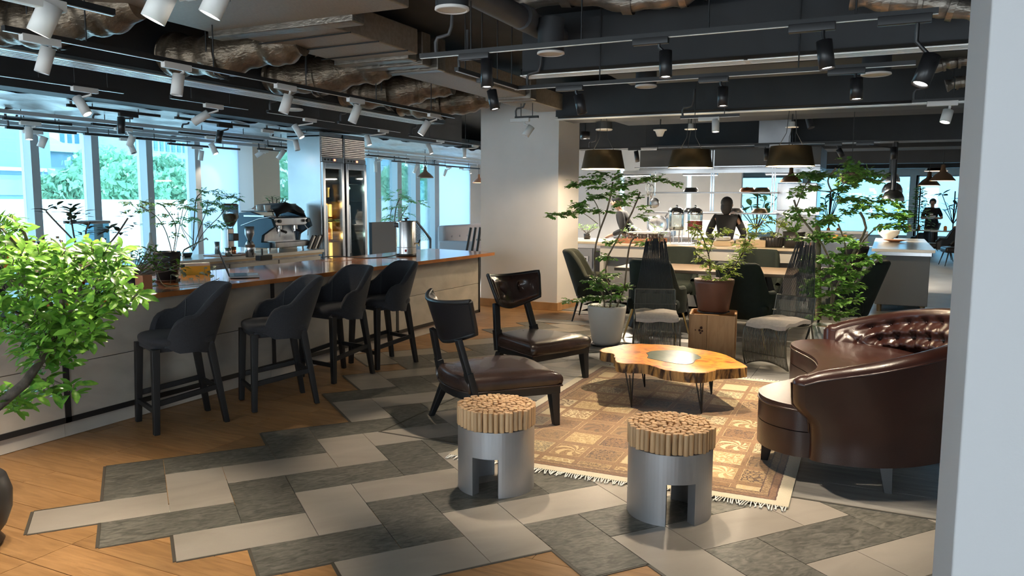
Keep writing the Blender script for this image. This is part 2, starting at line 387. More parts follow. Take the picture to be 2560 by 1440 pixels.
# kitchen back wall with two slit windows, pillars
kx=18.5; ky=atx(1852,500,kx).y
srt(MB().bx(kx,ky,0,kx+.2,7.4,3.05),'wall_kitchen',m_white)
m_slit=m_glassw
for px in(1555,1722):
    y=atx(px,500,kx).y; struct(MB().bx(kx-.02,y-.04,.9,kx,y+.04,2.3).build('window_%d'%n,Em('slit_daylight_%d'%px,(.62,.88,1),.8))); n+=1  # glowing strips stand in for daylight through the slits
srt(MB().prism([(10.009,4.094),(10.036,5.308),(10.66,5.30),(10.63,4.03)][::-1],0,2.95),'pillar_centre',m_white)
e=.016; srt(MB().prism([(10.009-e,4.094-e),(10.036-e,5.308+e),(10.66+e,5.30+e),(10.63+e,4.03-e)][::-1],0,.11),'baseboard_pillar',m_plank)
srt(MB().bx(1.27,-.62,0,1.62,-.1122,3.05),'pillar_right',m_pillar,None,.004)
srt(MB().bx(13.6,5.75,0,14.4,6.4,3.05),'pillar_far',m_white)
# ceiling and dark beams
srt(MB().bx(-3,-5,3.05,30,9.85,3.2),'ceiling',m_ceil)
def beam(nm,*b): return srt(MB().bx(*b),nm,m_beam)
beam('ceiling_beam',-1.5,5.82,2.62,9.9,6.15,3.05)
beam('ceiling_beam_second',-1.5,7.0,2.50,12.5,7.3,3.05)
beam('ceiling_beam_third',6.12,-4.5,2.62,6.5,2.74,3.05)
beam('ceiling_beam_fourth',9.40,-4.5,2.56,9.95,3.86,2.98)
beam('ceiling_beam_fifth',14.0,-4.5,2.50,14.5,5.45,3.05)
beam('ceiling_beam_sixth',20.0,-4.5,2.42,20.5,7,3.05)
beam('ceiling_beam_seventh',25,-4.5,2.5,25.4,7,3.05)
# wrinkled silver insulation over the window bay
def ins(u,v):
    x=-2.5+u*24.5; y=7.3+v*2.3
    return (x,y,2.50-.05*v+.022*sin(x*5.1+3*v+sin(x*2.3)*2)*sin(v*9+x)+.012*sin(x*13+v*21))
i_=MB().grid(ins,220,26); srt(i_,'ceiling_insulation',m_insul)
def ins2(u,v):
    x=17+u*12.8; y=-4.8+v*12; return (x,y,2.78+.03*sin(x*3+y*2)*sin(y*4)+.02*sin(x*7))
srt(MB().grid(ins2,60,50),'ceiling_insulation_far',m_insul)
# ------------------------------------------------------------------ outdoors
struct(MB().bx(-30,9.85,-.4,80,60,-.06).build('outside_ground',m_pave))
struct(MB().bx(30.2,-40,-.4,80,9.85,-.06).build('outside_ground_far',m_pave))
tag(MB().bx(37,-30,-.1,38,20,14).build('added_outside_backdrop',flat('far_backdrop',(.30,.44,.52),.7)),'added pale blue backdrop that tones down the far windows','building')  # added backdrop, makes the far windows look pale blue instead of white
tag(MB().bx(-8,21.8,-.06,46,22.1,1.5).build('boundary_wall',m_pave),'low white wall behind the paving outside the bar windows','wall')
def bldg(name,pa,pb,y,h,mat,label,cols,rows,z0):
    xa,xb=aty(pa,420,y).x,aty(pb,420,y).x; x=(xa+xb)/2; w_=xb-xa; d_=8
    t=thing(name,label,'building',(x,y,-.06)); MB().bx(-w_/2,0,0,w_/2,d_,h).build('facade',mat,t)
    wm=None
    for i in range(cols):
        for j in range(rows):
            X=-w_/2+w_*(i+.5)/cols; Z=z0+j*1.5
            if wm is None: wm=MB().bx(-w_/cols*.28,-.06,-.5,w_/cols*.28,.02,.5).build('window',m_bwin,t,loc=(X,0,Z))
            else: inst(wm,None,(X,0,Z))
bldg('outside_apartment_building',322,470,50,20,m_bldg,'pale blue apartment tower seen through the second and third bar windows',10,6,4.2)
bldg('outside_apartment_building',150,222,54,20,m_bldg2,'pale stepped building between the first and second bar windows',4,5,4.6)
bldg('outside_apartment_building',205,325,60,22,m_bldg,'far blue building behind the trees of the second window',5,4,5.0)
bldg('outside_apartment_building',920,992,44,22,m_bldg,'blue building seen through the glass beside the wine fridges',3,6,6.0)
m_shed=flat('shed_wall',(.16,.25,.33),.8)
xa,xb=aty(-60,420,28).x,aty(128,420,28).x
t=thing('outside_building','flat blue grey building with a pale ledge outside the first window','building',((xa+xb)/2,28,-.06)); hw=(xb-xa)/2
MB().bx(-hw,0,0,hw,6,4.3).build('facade',m_shed,t); MB().bx(-hw-.05,-.15,2.55,hw+.05,0,2.68).build('ledge',m_bldg2,t); MB().bx(-hw*.6,-.05,1.7,hw*.7,.05,2.4).build('window_band',m_bldg,t)
x=aty(146,420,30).x; t=thing('outside_gable_house','small dark blue house with a pointed roof outside the first window','house',(x,31,-.06))
MB().bx(-1.3,0,0,1.5,4,3.5).build('facade',m_shed,t); MB().add([(-1.5,-.2,3.5),(1.7,-.2,3.5),(1.7,4.2,3.5),(-1.5,4.2,3.5),(-.5,-.2,4.4),(-.5,4.2,4.4)],[(0,1,4),(2,3,5),(1,2,5,4),(3,0,4,5),(0,3,2,1)]).build('roof',m_bldg2,t)
def foliage(n,rx,ry,rz,s,seed):
    r=random.Random(seed); m=MB()
    for _ in range(n):
        while 1:
            p=Vector((r.uniform(-1,1),r.uniform(-1,1),r.uniform(-1,1)))
            if p.length<1 and p.length>.45: break
        p=Vector((p.x*rx,p.y*ry,p.z*rz))*(1+.18*sin(p.x*9)*cos(p.z*7))
        a=Vector((r.gauss(0,1),r.gauss(0,1),r.gauss(0,.6))).normalized(); b=a.orthogonal().normalized(); c=a.cross(b); k=s*r.uniform(.6,1.3)
        m.add([p-b*k,p+c*k*.5,p+b*k,p-c*k*.5],[(0,1,2,3)])
    return m
def otree(x,y,h,rx,rz,label,seed):
    t=thing('broadleaf_tree',label,'tree',(x,y,-.06),0,'trees outside the windows')
    MB().tube([(0,0,0),(.05,0,h*.5),(0,0,h*.8)],[.12,.1,.04],7).build('trunk',m_bark,t)
    foliage(1500,rx,rx*.8,rz,.17,seed).build('foliage',m_leafo,t,kind='stuff',loc=(0,0,h))
names=['first','second','third','fourth','fifth','sixth','seventh','eighth']
for i,(px,h,rx,rz) in enumerate(((165,2.1,1.1,.9),(265,2.6,1.6,1.3),(330,2.3,1.4,1.1),(405,2.5,1.5,1.1),(455,2.2,1.2,1.0),(690,2.9,2.2,1.9),(1010,2.9,1.9,1.5),(1065,2.4,1.6,1.3))):
    yy=(24.5,29,25.5,32,28,26,25,30)[i]; p=aty(px,470,yy); otree(p.x,yy,h*.86*yy/25,rx,rz*.8,'sunlit broadleaf tree beyond the white wall, %s along the window row'%names[i],i)
# ------------------------------------------------------------------ services under the ceiling
def grille(name,label,a,b,z,axis,w_=.26):           # linear slot diffuser in a dark box, a..b along axis at offset o
    pass
def diffuser(label,axis,c,a,b,z,w_,box_h):
    t=thing('slot_diffuser',label,'vent',(0,0,0),0,'linear slot diffusers under the ceiling')
    f=MB(); d=MB(); s=MB(); k=MB(); L=1 if b>a else -1
    def q(mb,u0,v0,z0,u1,v1,z1): mb.bx(u0,v0,z0,u1,v1,z1) if axis=='x' else mb.bx(v0,u0,z0,v1,u1,z1)
    q(k,a,c-w_/2+.01,z+.036,b,c+w_/2-.01,z+box_h); k.build('duct_box',m_beam,t)
    q(d,a,c-w_/2,z+.03,b,c+w_/2,z+.036); d.build('dark_back',m_ventd,t)
    for e_ in(-1,1): q(f,a,c+e_*(w_/2-.012)-.012,z-.006,b,c+e_*(w_/2-.012)+.012,z+.006)
    for u in(a,(2*a+b)/3,(a+2*b)/3,b): q(f,u-.016,c-w_/2,z-.005,u+.016,c+w_/2,z+.006)
    f.build('frame',m_vent,t,.002,1)
    ns=4
    for i in range(ns):
        v=c-w_/2+.024+(w_-.048)*(i+.5)/ns; s0=MB(); q(s0,a,v-.007*w_/.17,z-.004,b,v+.007*w_/.17,z+.003); s0.build('slat',m_vent,t)
diffuser('long slot diffuser running above the wooden bar counter','x',5.66,-1,9.1,2.55,.27,.5)
diffuser('slot diffuser over the lounge, end at the grey pipe elbow','y',6.06,2.78,-2.6,2.55,.17,.42)
diffuser('slot diffuser along the deep dark beam by the pillar','y',9.33,3.84,-2.6,2.55,.12,.42)
t=thing('cassette_grille','white ceiling grille half cut by the top edge above the ducts','vent',(2.2,3.75,2.83))
MB().bx(-.62,-.5,0,.62,.5,.2).build('housing',m_ventd,t)
f=MB(); [f.bx(*b) for b in((-.62,-.5,-.012,.62,-.46,0),(-.62,.46,-.012,.62,.5,0),(-.62,-.5,-.012,-.58,.5,0),(.58,-.5,-.012,.62,.5,0),(-.02,-.5,-.012,.02,.5,0))]; f.build('frame',m_white,t)
for i in range(9): MB().bx(-.58,-.44+i*.1,-.01,.58,-.40+i*.1,-.002).build('slat',m_vent,t)
t=thing('ceiling_duct','flat foil faced air duct with stepped sections above the bar stools','duct',(0,0,0))
def dsec(nm,mat,*b): MB().bx(*b).build(nm,mat,t,.012,2)
dsec('duct_section',m_duct,.6,2.86,2.76,4.42,4.62,2.98); dsec('duct_section',m_duct,4.52,3.62,2.74,5.72,4.46,2.95); dsec('duct_section',m_duct,6.34,3.76,2.70,8.2,4.24,2.9)
dsec('duct_section',m_duct,8.35,3.75,2.66,9.4,4.15,2.86)
for i,(x0,y0,y1) in enumerate(((4.40,3.3,4.62),(5.72,3.72,4.5),(5.98,3.74,4.46),(6.24,3.74,4.36))): dsec('flange',m_foil,x0,y0,2.715-.005*i,x0+.14,y1,2.99)
dsec('flange',m_foil,8.2,3.7,2.67,8.36,4.28,2.92)
for x0 in(4.75,5.1,5.5): MB().tube([(x0,3.58,2.733),(x0+.05,4.5,2.733)],.006,5).build('strap',m_black,t)
def flex(x,ya,yb,za,zb,r,label):
    o=thing('flexible_duct',label,'duct',(0,0,0),0,'foil flexible ducts feeding the long diffuser')
    ce=sampl([(x+.12,ya,za),(x+.05,ya+.25*(yb-ya),za-.03),(x-.05,ya+.55*(yb-ya),(za+zb)/2-.07),(x-.12,ya+.85*(yb-ya),zb-.03),(x-.14,yb,zb)],26)
    rs=[r*(1.0+.10*sin(i*2.1+x*3)+.10*sin(i*.7+x))*(0.8 if i<3 else 1) for i in range(27)]
    MB().tube(ce,rs,16).build('sleeve',m_flex,o,sub=1)
    MB().tube([ce[13],ce[14]],[r*1.14]*2,16,False).build('tape_band',m_flex,o)
    a=ce[13]; MB().tube([(a.x-r*1.16,a.y,3.05),(a.x-r*1.16,a.y,a.z),(a.x-r*.7,a.y,a.z-r*1.0),(a.x+r*.2,a.y,a.z-r*1.18)],.006,5).build('hanger_strap',m_black,o)
for i,(x,nm) in enumerate(((2.5,'nearest foil flexible duct at the upper corner by the white lamps'),(3.55,'crumpled foil flexible duct leaving the widest duct section'),(4.95,'foil flexible duct beside the second duct section'),(6.15,'foil flexible duct after the ribbed flanges'),(7.35,'foil flexible duct at the narrow duct section'),(8.45,'foil flexible duct ending beside the white pillar'))):
    flex(x,4.45 if i<2 else 4.3,5.5,2.80,2.74,.17,nm)
t=thing('ceiling_pipe','grey drain pipe with an elbow crossing above the lounge','pipe',(0,0,0))
MB().tube(sampl([(.5,2.40,2.83),(3,2.42,2.83),(6.35,2.46,2.83),(6.6,2.44,2.83)],20)+[(6.68,2.36,2.83)],.082,14).build('pipe_run',m_pipe,t)
MB().tube([(6.68,2.42,2.83),(6.70,2.2,2.83),(6.71,-.45,2.83),(6.71,-4,2.83)],.09,14).build('pipe_run',m_pipe,t)
MB().ball((6.68,2.40,2.83),.098).build('elbow',m_pipe,t)
for x in(3.7,5.2): MB().tube([(x,2.43,2.83),(x+.11,2.43,2.83)],.093,14).build('coupling',m_pipe,t)
for x,y in((4.4,2.43),(6.71,1.2),(6.71,-.6)): MB().tube([(x,y,2.8),(x,y,3.05)],.008,6).build('hanger_rod',m_black,t)
t=thing('ceiling_pipe','thin grey pipe with a drop bend behind the deep beam','pipe',(0,0,0))
a=atx(2020,285,13.2); MB().tube([(13.2,-3,a.z),(13.2,a.y+.1,a.z),(13.2,a.y,a.z-.03),(13.15,a.y-.06,a.z-.22)],.055,10).build('pipe_run',m_pipe,t)
def foilwrap(name,label,pts,r,seed):
    rr_=random.Random(seed); t=thing(name,label,'duct',(0,0,0)); c=sampl(pts,22)
    MB().tube(c,[r*(1+rr_.uniform(-.25,.25)) for _ in c],12).build('foil_wrap',m_foil,t,sub=1)
    for k in(4,16): MB().tube([c[k],(c[k].x,c[k].y,3.05)],.006,5).build('hanger_rod',m_black,t)
    for k in(5,11,17): MB().tube([c[k],c[k+1]],r*1.25,12,False).build('foil_joint',m_foil,t)
P=lambda px,py,x: tuple(atx(px,py,x))
foilwrap('wrapped_pipe','foil wrapped pipe bundle at the top edge above the lounge',[P(1290,6,5.6),P(1420,-14,5.6),P(1560,4,5.6),P(1690,-10,5.6),P(1760,-30,5.6)],.075,1)
foilwrap('wrapped_pipe','foil wrapped pipe with white clamps at the top beside the right pillar',[P(2130,-8,5.6),P(2250,2,5.6),P(2340,10,5.6),P(2440,30,5.6)],.07,2)
foilwrap('wrapped_pipe','lower foil wrapped pipe running behind the right pillar',[P(2360,45,7.4),P(2400,60,7.4),P(2440,50,7.4),P(2480,55,7.4)],.07,3)
foilwrap('wrapped_pipe','foil wrapped pipe high between the duct and round speaker',[P(905,70,6.6),P(960,60,6.6),P(1010,66,6.6),P(1065,72,6.6)],.06,4)
foilwrap('wrapped_pipe','foil wrapped pipe near the tilted black spotlight',[P(2330,170,8.0),P(2370,158,8.0),P(2420,150,8.0),P(2470,140,8.0)],.05,5)
foilwrap('wrapped_pipe','foil wrapped pipe stub beside the second beam end',[P(2365,215,8.6),P(2400,205,8.6),P(2440,203,8.6),P(2480,200,8.6)],.055,6)
# extra dark cross ducts between the beams
for i,(b,l) in enumerate((((3.0,-4.5,2.9,3.5,2.2,3.05),'dark cross duct above the black spotlights'),((7.6,-4.5,2.78,8.4,2.6,3.02),'wide dark duct behind the grey pipe'),((11.2,-4.5,2.72,12.2,3.8,3.02),'dark duct behind the deep beam over the dining table'),((16.5,-4.5,2.55,17.4,4.5,3.0),'dark duct beyond the kitchen hood'))):
    tag(MB().bx(*b).build('ceiling_duct',m_ceil if i!=1 else m_beam,None,.01,2),l,'duct')
for i,(y,) in enumerate(((7.9,),(8.5,),(9.1,))):
    tag(MB().bx(0,y,2.36,17,y+.05,2.40).build('cable_tray',m_mull),'grey cable tray under the silver ceiling, %s from the windows'%('third','second','first')[i],'tray','cable trays by the windows')
# ceiling speakers and detectors
def speaker(px,py,z,r,label,h=.25):
    p=at(px,py,z); t=thing('ceiling_speaker',label,'speaker',p)
    MB().lathe([(r*.97,.0),(r*.97,h)],n=28).build('housing',m_beam,t)
    MB().lathe([(r,.012),(r*1.02,.0),(r*.9,-.006),(r*.84,0)],n=28).build('rim',m_white,t)
    MB().lathe([(.001,.002),(r*.88,.002)],n=28).build('grille',m_cream,t)
for a in((1130,25,2.60,.097,'round speaker with white rim at the top beside the grey pipe'),(1377,135,2.60,.10,'round speaker with white rim partly behind the slanting grey pipe'),(1615,217,2.56,.098,'round speaker with white rim under the deep dark beam'),(2190,187,2.56,.115,'round speaker with white rim near the tilted black spotlight'),(732,275,2.50,.11,'round speaker beside the long diffuser above the bar'),(1510,325,2.46,.11,'small round can light hanging beside the brass shade')): speaker(*a)
def detector(px,py,z,label,big):
    p=at(px,py,z); t=thing('smoke_detector',label,'detector',p)
    MB().lathe([(.001,-.075),(.035,-.075),(.06,-.01),(.085,0),(.085,.01),(.001,.01)] if big else [(.001,-.02),(.075,-.02),(.075,-.01),(.035,-.005),(.035,.05),(.001,.05)],n=20).build('body',m_white,t)
    MB().tube([(0,0,.01),(.02,0,.15),(-.01,.01,3.05-p.z)],.008,6).build('cable',m_black,t)
    MB().tube([(.02,0,-.02),(.05,.03,-.12),(-.03,.02,-.25)],.004,5).build('loose_wire',m_black,t)
detector(1650,326,2.42,'white cup shaped detector over the kitchen counter',True); detector(1727,320,2.42,'flat white detector beside the lit white spotlight',False); detector(1980,315,2.42,'flat white detector near the thin grey pipe bend',False)
# ------------------------------------------------------------------ tracks and spotlights
TRK=[]
def track(p,q,label,mat=m_black,w_=.034,h=.028,hang=2):
    p,q=Vector(p),Vector(q); TRK.append((p,q)); t=thing('light_track',label,'light track',(0,0,0),0,'lighting tracks under the ceiling')
    MB().bar(p,q,w_,h).build('rail',mat,t)
    MB().bar(p-Vector((0,0,h/2+.001)),q-Vector((0,0,h/2+.001)),w_*.4,.004).build('contact_strip',m_vent,t)
    for i in range(hang):
        c=p.lerp(q,(i+.5)/hang); MB().tube([c,(c.x,c.y,3.05 if c.y<7 or c.x>13 else 2.5)],.005,5).build('hanger_rod',m_black,t)
    c=p.lerp(q,.04); MB().tube(sampl([c,c+Vector((0,0,.10)),c+(q-p).normalized()*.1+Vector((0,0,.13)),c+(q-p).normalized()*.12+Vector((0,0,.3))],8),.012,6).build('feed_cable',m_pipe,t)
TZ=2.45
T1a,T1b=at(60,62,TZ),at(1123,293,TZ); T1a.y=T1b.y=4.41
track(T1a,T1b,'black track hung over the row of bar stools',hang=5)
def trk(pa,pb,z,lab,axis,**k):
    a,b=at(*pa,z),at(*pb,z)
    if axis=='x': a.y=b.y=(a.y+b.y)/2
    elif axis=='y': a.x=b.x=(a.x+b.x)/2
    track(a,b,lab,**k)
for a in(((-60,178),(315,229),TZ,'black track at the far left above the plants','x'),((415,243),(630,270),TZ,'short black track with one tilted lamp behind the bar','x'),((672,278),(833,303),TZ,'short black track before the wine fridges','x'),((862,305),(985,329),TZ,'short black track right of the wine fridges','x'),((1030,337),(1197,363),TZ,'black track meeting the white pillar','x'),
 ((165,263),(402,290),TZ,'black track carrying a black lamp before the silver ceiling','x'),((440,294),(620,316),TZ,'second black track carrying a black lamp before the silver ceiling','x'),((660,322),(800,338),TZ,'third short track before the silver ceiling','x'),
 ((1040,137),(2345,33),TZ,'long black track crossing above the round stools','y'),((1150,172),(1288,221),TZ,'short black track joining at the foil ducts','x'),((1290,221),(2290,155),TZ,'long black track crossing above the log table','y'),((1287,294),(1347,292),2.5,'short black track stub on the pillar face','y'),
 ((1700,293),(1850,288),2.46,'black track holding a lit white lamp over the dining table','y'),((2280,254),(2420,247),2.46,'black track holding a lit white lamp by the right pillar','y'),((1450,372),(2200,352),2.38,'black track above the big brass shades','y'),
 ((14,295),(172,312),2.36,'grey track near the first window','x'),((225,310),(360,322),2.36,'grey track near the second window','x'),((465,330),(640,352),2.36,'grey track near the wall beside the windows','x'),((14,318),(190,333),2.30,'navy track against the first window','x'),((250,332),(400,355),2.30,'navy track against the second window','x'),((440,358),(580,374),2.30,'navy track against the white wall','x'),
 ((930,388),(1010,398),2.36,'grey track over the black screen','x'),((1005,402),(1090,414),2.30,'navy track over the metal urn','x'),((1090,412),(1190,422),2.30,'grey track by the far white wall','x'),((645,372),(715,378),2.3,'navy track beside the stainless fridge','x')): track and trk(*a,hang=2 if a[0][1]>200 else 4)
def lamp(ad,bt,bb,r,col,lit,label,axis,z=TZ,e=60,ang=50,off=0):
    p=at(*ad,z); best=None
    for a_,b_ in TRK:
        ab=b_-a_; k=max(.03,min(.97,(p-a_).dot(ab)/ab.dot(ab))); c=a_+ab*k
        if best is None or (c-p).length<(best-p).length: best=c
    if (best-p).length<.5: p=best.copy()
    else:
        h_=Vector((.3,0,0)) if axis=='x' else Vector((0,.3,0)); track(p-h_,p+h_,'short track stub holding the '+' '.join(label.split(',')[0].split()[:10]),hang=1)
    p.z-=.03
    d=dep(p); a=atd(*bt,d); b=atd(*bb,d); mat=m_whitem if col=='white' else m_blackp
    t=thing('track_spotlight',label,'spotlight',p,0,'%s track spotlights'%col)
    a-=p; b-=p; s=r/.04
    ln=.17*max(.6,min(1.1,s)); bx_=MB()
    bx_.bx(-ln,-.02*s,-.02*s,ln*.35,.02*s,.022) if axis=='x' else bx_.bx(-.02*s,-ln*.35,-.02*s,.02*s,ln,.022)
    bx_.build('adaptor',mat,t,.003,1)
    MB().tube([(0,0,-.01),(0,0,min(-.03,a.z*.6)),a.lerp(b,.06)],.010*s,7).build('neck',mat,t)
    MB().lathe([(r*.01,0),(r,0),(r,(b-a).length),(r*.86,(b-a).length),(r*.80,(b-a).length-.012)],a,20,(b-a).to_track_quat('Z','Y').to_matrix()).build('body',mat,t)
    n=(b-a).normalized(); MB().lathe([(.001,0),(r*.8,0)],b-n*.010,20,n.to_track_quat('Z','Y').to_matrix()).build('lens',m_lamp if lit else m_ventd,t)
    if lit:
        l=bpy.data.lights.new('spot','SPOT'); l.energy=e*.46; l.spot_size=radians(ang); l.spot_blend=.45; l.shadow_soft_size=.022; l.color=(1,.84,.64)
        o=bpy.data.objects.new('spot_lamp',l); COL.objects.link(o); o.parent=t; o.location=b+n*.012; o.rotation_euler=n.to_track_quat('-Z','Y').to_euler()
    return t
LAMPS=[((122,-8),(128,12),(96,84),.046,'white',1,'large lit white spotlight at the upper left corner above the plants','x',2.36,100,75),
((128,92),(121,120),(104,182),.040,'white',0,'unlit white spotlight hanging under the lit corner spotlight','x'),
((420,-50),(420,-30),(382,50),.046,'white',1,'large white spotlight cut by the top edge before the wide duct','x',2.36,120,85),
((560,-60),(562,-45),(524,38),.044,'white',1,'second large white spotlight cut by the top edge','x',2.36,120,85),
((442,160),(447,186),(441,238),.040,'white',0,'straight white spotlight over the second bar stool','x'),
((715,212),(722,238),(708,282),.040,'white',0,'slightly tilted white spotlight over the bar laptop','x'),
((890,246),(896,264),(880,306),.040,'white',0,'tilted white spotlight under the middle of the long diffuser','x'),
((1063,285),(1071,304),(1051,336),.038,'white',1,'lit white spotlight at the end of the stool track','x',TZ,45),
((200,220),(192,244),(219,286),.040,'white',1,'lit white spotlight tilted towards the bar plants','x',TZ,120,60),
((508,262),(521,283),(484,306),.040,'white',0,'white spotlight tilted far over, behind the bar','x'),
((740,297),(736,313),(755,344),.036,'white',1,'lit white spotlight before the stainless fridge side','x',TZ,30),
((918,325),(916,338),(924,363),.036,'white',1,'bright lit white spotlight right of the wine fridges','x',TZ,30),
((1072,350),(1069,359),(1079,384),.034,'white',1,'lit white spotlight left of the pillar','x',TZ,30),
((1160,362),(1161,370),(1161,394),.032,'white',1,'straight lit white spotlight touching the pillar edge','x',TZ,25),
((303,284),(303,293),(303,335),.040,'black',0,'black spotlight hanging before the second window','x'),
((547,311),(551,327),(545,357),.040,'black',0,'black spotlight hanging before the white window wall','x'),
((72,304),(71,318),(73,349),.040,'white',1,'lit white spotlight against the first window','x',2.36,30),
((107,324),(112,342),(101,368),.040,'white',0,'unlit white spotlight against the first window','x',2.30),
((329,318),(332,340),(322,366),.040,'white',1,'lit white spotlight against the second window mullion','x',2.36,30),
((326,344),(325,360),(335,383),.038,'white',0,'unlit white spotlight below the lit one at the second window','x',2.30),
((533,340),(527,360),(540,385),.040,'white',1,'lit white spotlight washing the white window wall','x',2.36,40),
((502,365),(504,377),(501,401),.036,'white',0,'unlit white spotlight by the white window wall','x',2.30),
((742,338),(738,350),(744,376),.036,'white',0,'unlit white spotlight hanging over the fridge side','x',2.36),
((703,368),(710,376),(695,397),.036,'white',0,'white spotlight tilted beside the window near the fridge','x',2.30),
((652,374),(656,380),(640,390),.034,'white',1,'white spotlight washing the cream pier','x',2.30,45),
((938,392),(938,404),(939,430),.032,'white',0,'white spotlight over the black screen','x',2.36),
((1040,404),(1043,414),(1034,432),.032,'white',1,'lit white spotlight beside the dark pendant','x',2.30,20),
((1112,416),(1116,424),(1109,440),.034,'white',1,'lit white spotlight before the far white wall','x',2.30,20),
((1178,418),(1175,424),(1177,434),.030,'white',1,'lit white spotlight facing the wall beside the pillar','x',2.30,30),
((1206,128),(1216,150),(1217,219),.037,'black',1,'large lit black spotlight at the foil ducts','y',TZ,150,62),
((1238,196),(1229,226),(1238,274),.038,'black',1,'lit black spotlight tilted before the pillar top','x',TZ,55),
((1662,98),(1664,128),(1664,194),.036,'black',1,'lit black spotlight over the log table','y',TZ,165,66),
((2064,66),(2060,102),(2068,172),.040,'black',1,'black spotlight over the leather sofa','y',TZ,95,62),
((2335,36),(2330,140),(2300,212),.042,'black',1,'tilted black spotlight beside the right pillar','y',TZ,85,60),
((1450,214),(1446,238),(1456,284),.040,'black',0,'tilted black spotlight under the second beam','y'),
((1806,190),(1807,218),(1807,266),.038,'black',1,'black spotlight over the high wire chairs','y',TZ,330,80),
((2140,168),(2141,197),(2141,249),.042,'black',1,'black spotlight over the tall green plant','y',TZ,330,80),
((1323,296),(1329,316),(1313,340),.042,'white',0,'white spotlight tilted on the pillar face','y',2.5),
((1789,292),(1789,298),(1789,330),.040,'white',1,'bright lit white spotlight over the dining table','y',2.46,180,80),
((2374,252),(2371,276),(2362,306),.046,'white',1,'bright lit white spotlight beside the right pillar','y',2.46,160,75),
((1594,368),(1590,378),(1594,405),.036,'black',1,'lit black spotlight between two brass shades','y',2.38,150,80),
((1918,362),(1916,372),(1916,401),.036,'black',1,'lit black spotlight left of the third brass shade','y',2.38,150,80),
((2098,360),(2096,372),(2106,392),.040,'black',0,'black spotlight tilted over the steel domes','y',2.38),
((2236,352),(2234,368),(2234,398),.040,'black',0,'black spotlight hanging beside the dome pendants','y',2.38)]
for L in LAMPS: lamp(*L)
# ------------------------------------------------------------------ bar counter
BT=.875
bar=thing('bar_counter','long bar counter clad in grey concrete look panels','counter')
MB().bx(-1.5,4.70,.11,8.72,5.35,.835).build('carcass',m_ceil,bar)
posts=(1.30,3.17,5.04,6.91,8.765)
prs=[(-.57,1.30)]+list(zip(posts[:-1],posts[1:]))
for a,b in prs:
    for z0,z1 in((.135,.476),(.480,.825)): MB().bx(a+.017,4.662,z0,b-.017,4.70,z1).build('panel',m_concrete,bar,.002,1)
for x in posts: MB().bx(x-.02,4.655,.10,x+.02,4.70,.835).build('post',m_black,bar)
MB().bx(-1.5,4.655,.100,8.785,4.70,.136).build('rail',m_black,bar)
for a,b in prs: MB().bx(a,4.70,0,b-.003 if b<8.7 else 8.70,4.76,.10).build('plinth',m_plinth,bar)
MB().bx(8.745,4.70,.10,8.785,5.35,.835).build('end_panel',m_concrete,bar)
top=MB().prism([(3.12,4.60),(3.4,4.565),(6.2,4.51),(8.795,4.452),(9.09,5.58),(3.12,5.585)],.838,BT).build('countertop',m_bartop,bar,.004,2)
MB().bx(-1.5,4.62,.80,3.10,5.5,.838).build('side_worktop',m_black,bar)
t=tag(MB().bx(3.07,4.75,.838,3.13,5.2,.872).build('worktop_strip',m_black),'low black strip where the wooden bar top begins','strip')
t=thing('steel_post','tall black steel post rising behind the plants at the near end','post',(3.05,5.1,.0)); MB().bx(-.028,-.028,.84,.028,.028,2.20).build('shaft',m_black,t); MB().bx(-.06,-.06,.838,.06,.06,.85).build('foot_plate',m_black,t)
# things on the bar
lp=thing('laptop','open silver laptop with a dark screen on the bar','laptop',(4.96,4.89,BT),radians(46)); lp.scale=(1.12,1.12,1.12)
MB().bx(-.155,-.105,.004,.155,.105,.016).build('base',m_alu,lp,.004); MB().bx(-.13,-.02,.0162,.13,.075,.0172).build('keyboard',m_blackp,lp); MB().bx(-.05,-.095,.0162,.05,-.03,.0168).build('trackpad',m_steel,lp)
lid=MB().box((0,.145,.118),(.31,.007,.22),R=Matrix.Rotation(radians(-20),3,'X')).build('lid',flat('slate_lid',(.05,.055,.06),.35,metal=.6),lp,.003); MB().box((0,.1405,.118),(.29,.002,.195),R=Matrix.Rotation(radians(-20),3,'X')).build('screen',m_blackp,lp)
ur=thing('water_urn','tall stainless water boiler with tap on the far end of the bar','urn',at(1016,640,BT))
MB().lathe([(.001,0),(.118,0),(.118,.03),(.001,.03)],n=32).build('base_ring',m_blackp,ur); MB().lathe([(.116,.03),(.116,.40),(.112,.41),(.001,.415)],n=36).build('body',m_steel,ur)
MB().lathe([(.001,.445),(.035,.445),(.04,.437),(.014,.43),(.014,.412)],n=20).build('lid_knob',m_blackp,ur); MB().lathe([(.117,.10),(.1175,.105),(.117,.11)],n=36).build('seam',m_steeld,ur)
MB().box((-.095,.055,.365),(.05,.09,.055),rz=.6).build('side_handle',m_blackp,ur,.012); MB().tube([(.02,-.116,.15),(.03,-.15,.15),(.03,-.155,.12)],.009,8).build('tap',m_gold,ur); MB().tube([(.03,-.15,.155),(.05,-.16,.19)],.008,6).build('tap_lever',m_blackp,ur)
MB().box((-.10,-.058,.07),(.02,.022,.026),rz=.5).build('switch',m_redp,ur); MB().tube([(.035,-.113,.16),(.035,-.122,.30)],.006,6).build('sight_glass',m_glassc,ur)
c0=Vector(ur.location); tag(MB().tube(sampl([c0+Vector((-.12,.02,.03)),c0+Vector((-.32,.06,.006)),c0+Vector((-.55,.2,.006)),c0+Vector((-.78,.42,.03)),c0+Vector((-.86,.55,.02))],20),.006,6).build('power_cord',m_blackp),'black power cord trailing from the metal urn across the bar','cord')
k=at(195,715,BT); kb=thing('utensil_box','wooden holder box at the near bar end behind the leaves','box',(k.x,k.y+.1,BT)); MB().bx(-.06,-.06,0,.06,.06,.14).build('body',m_pedw,kb,.004)
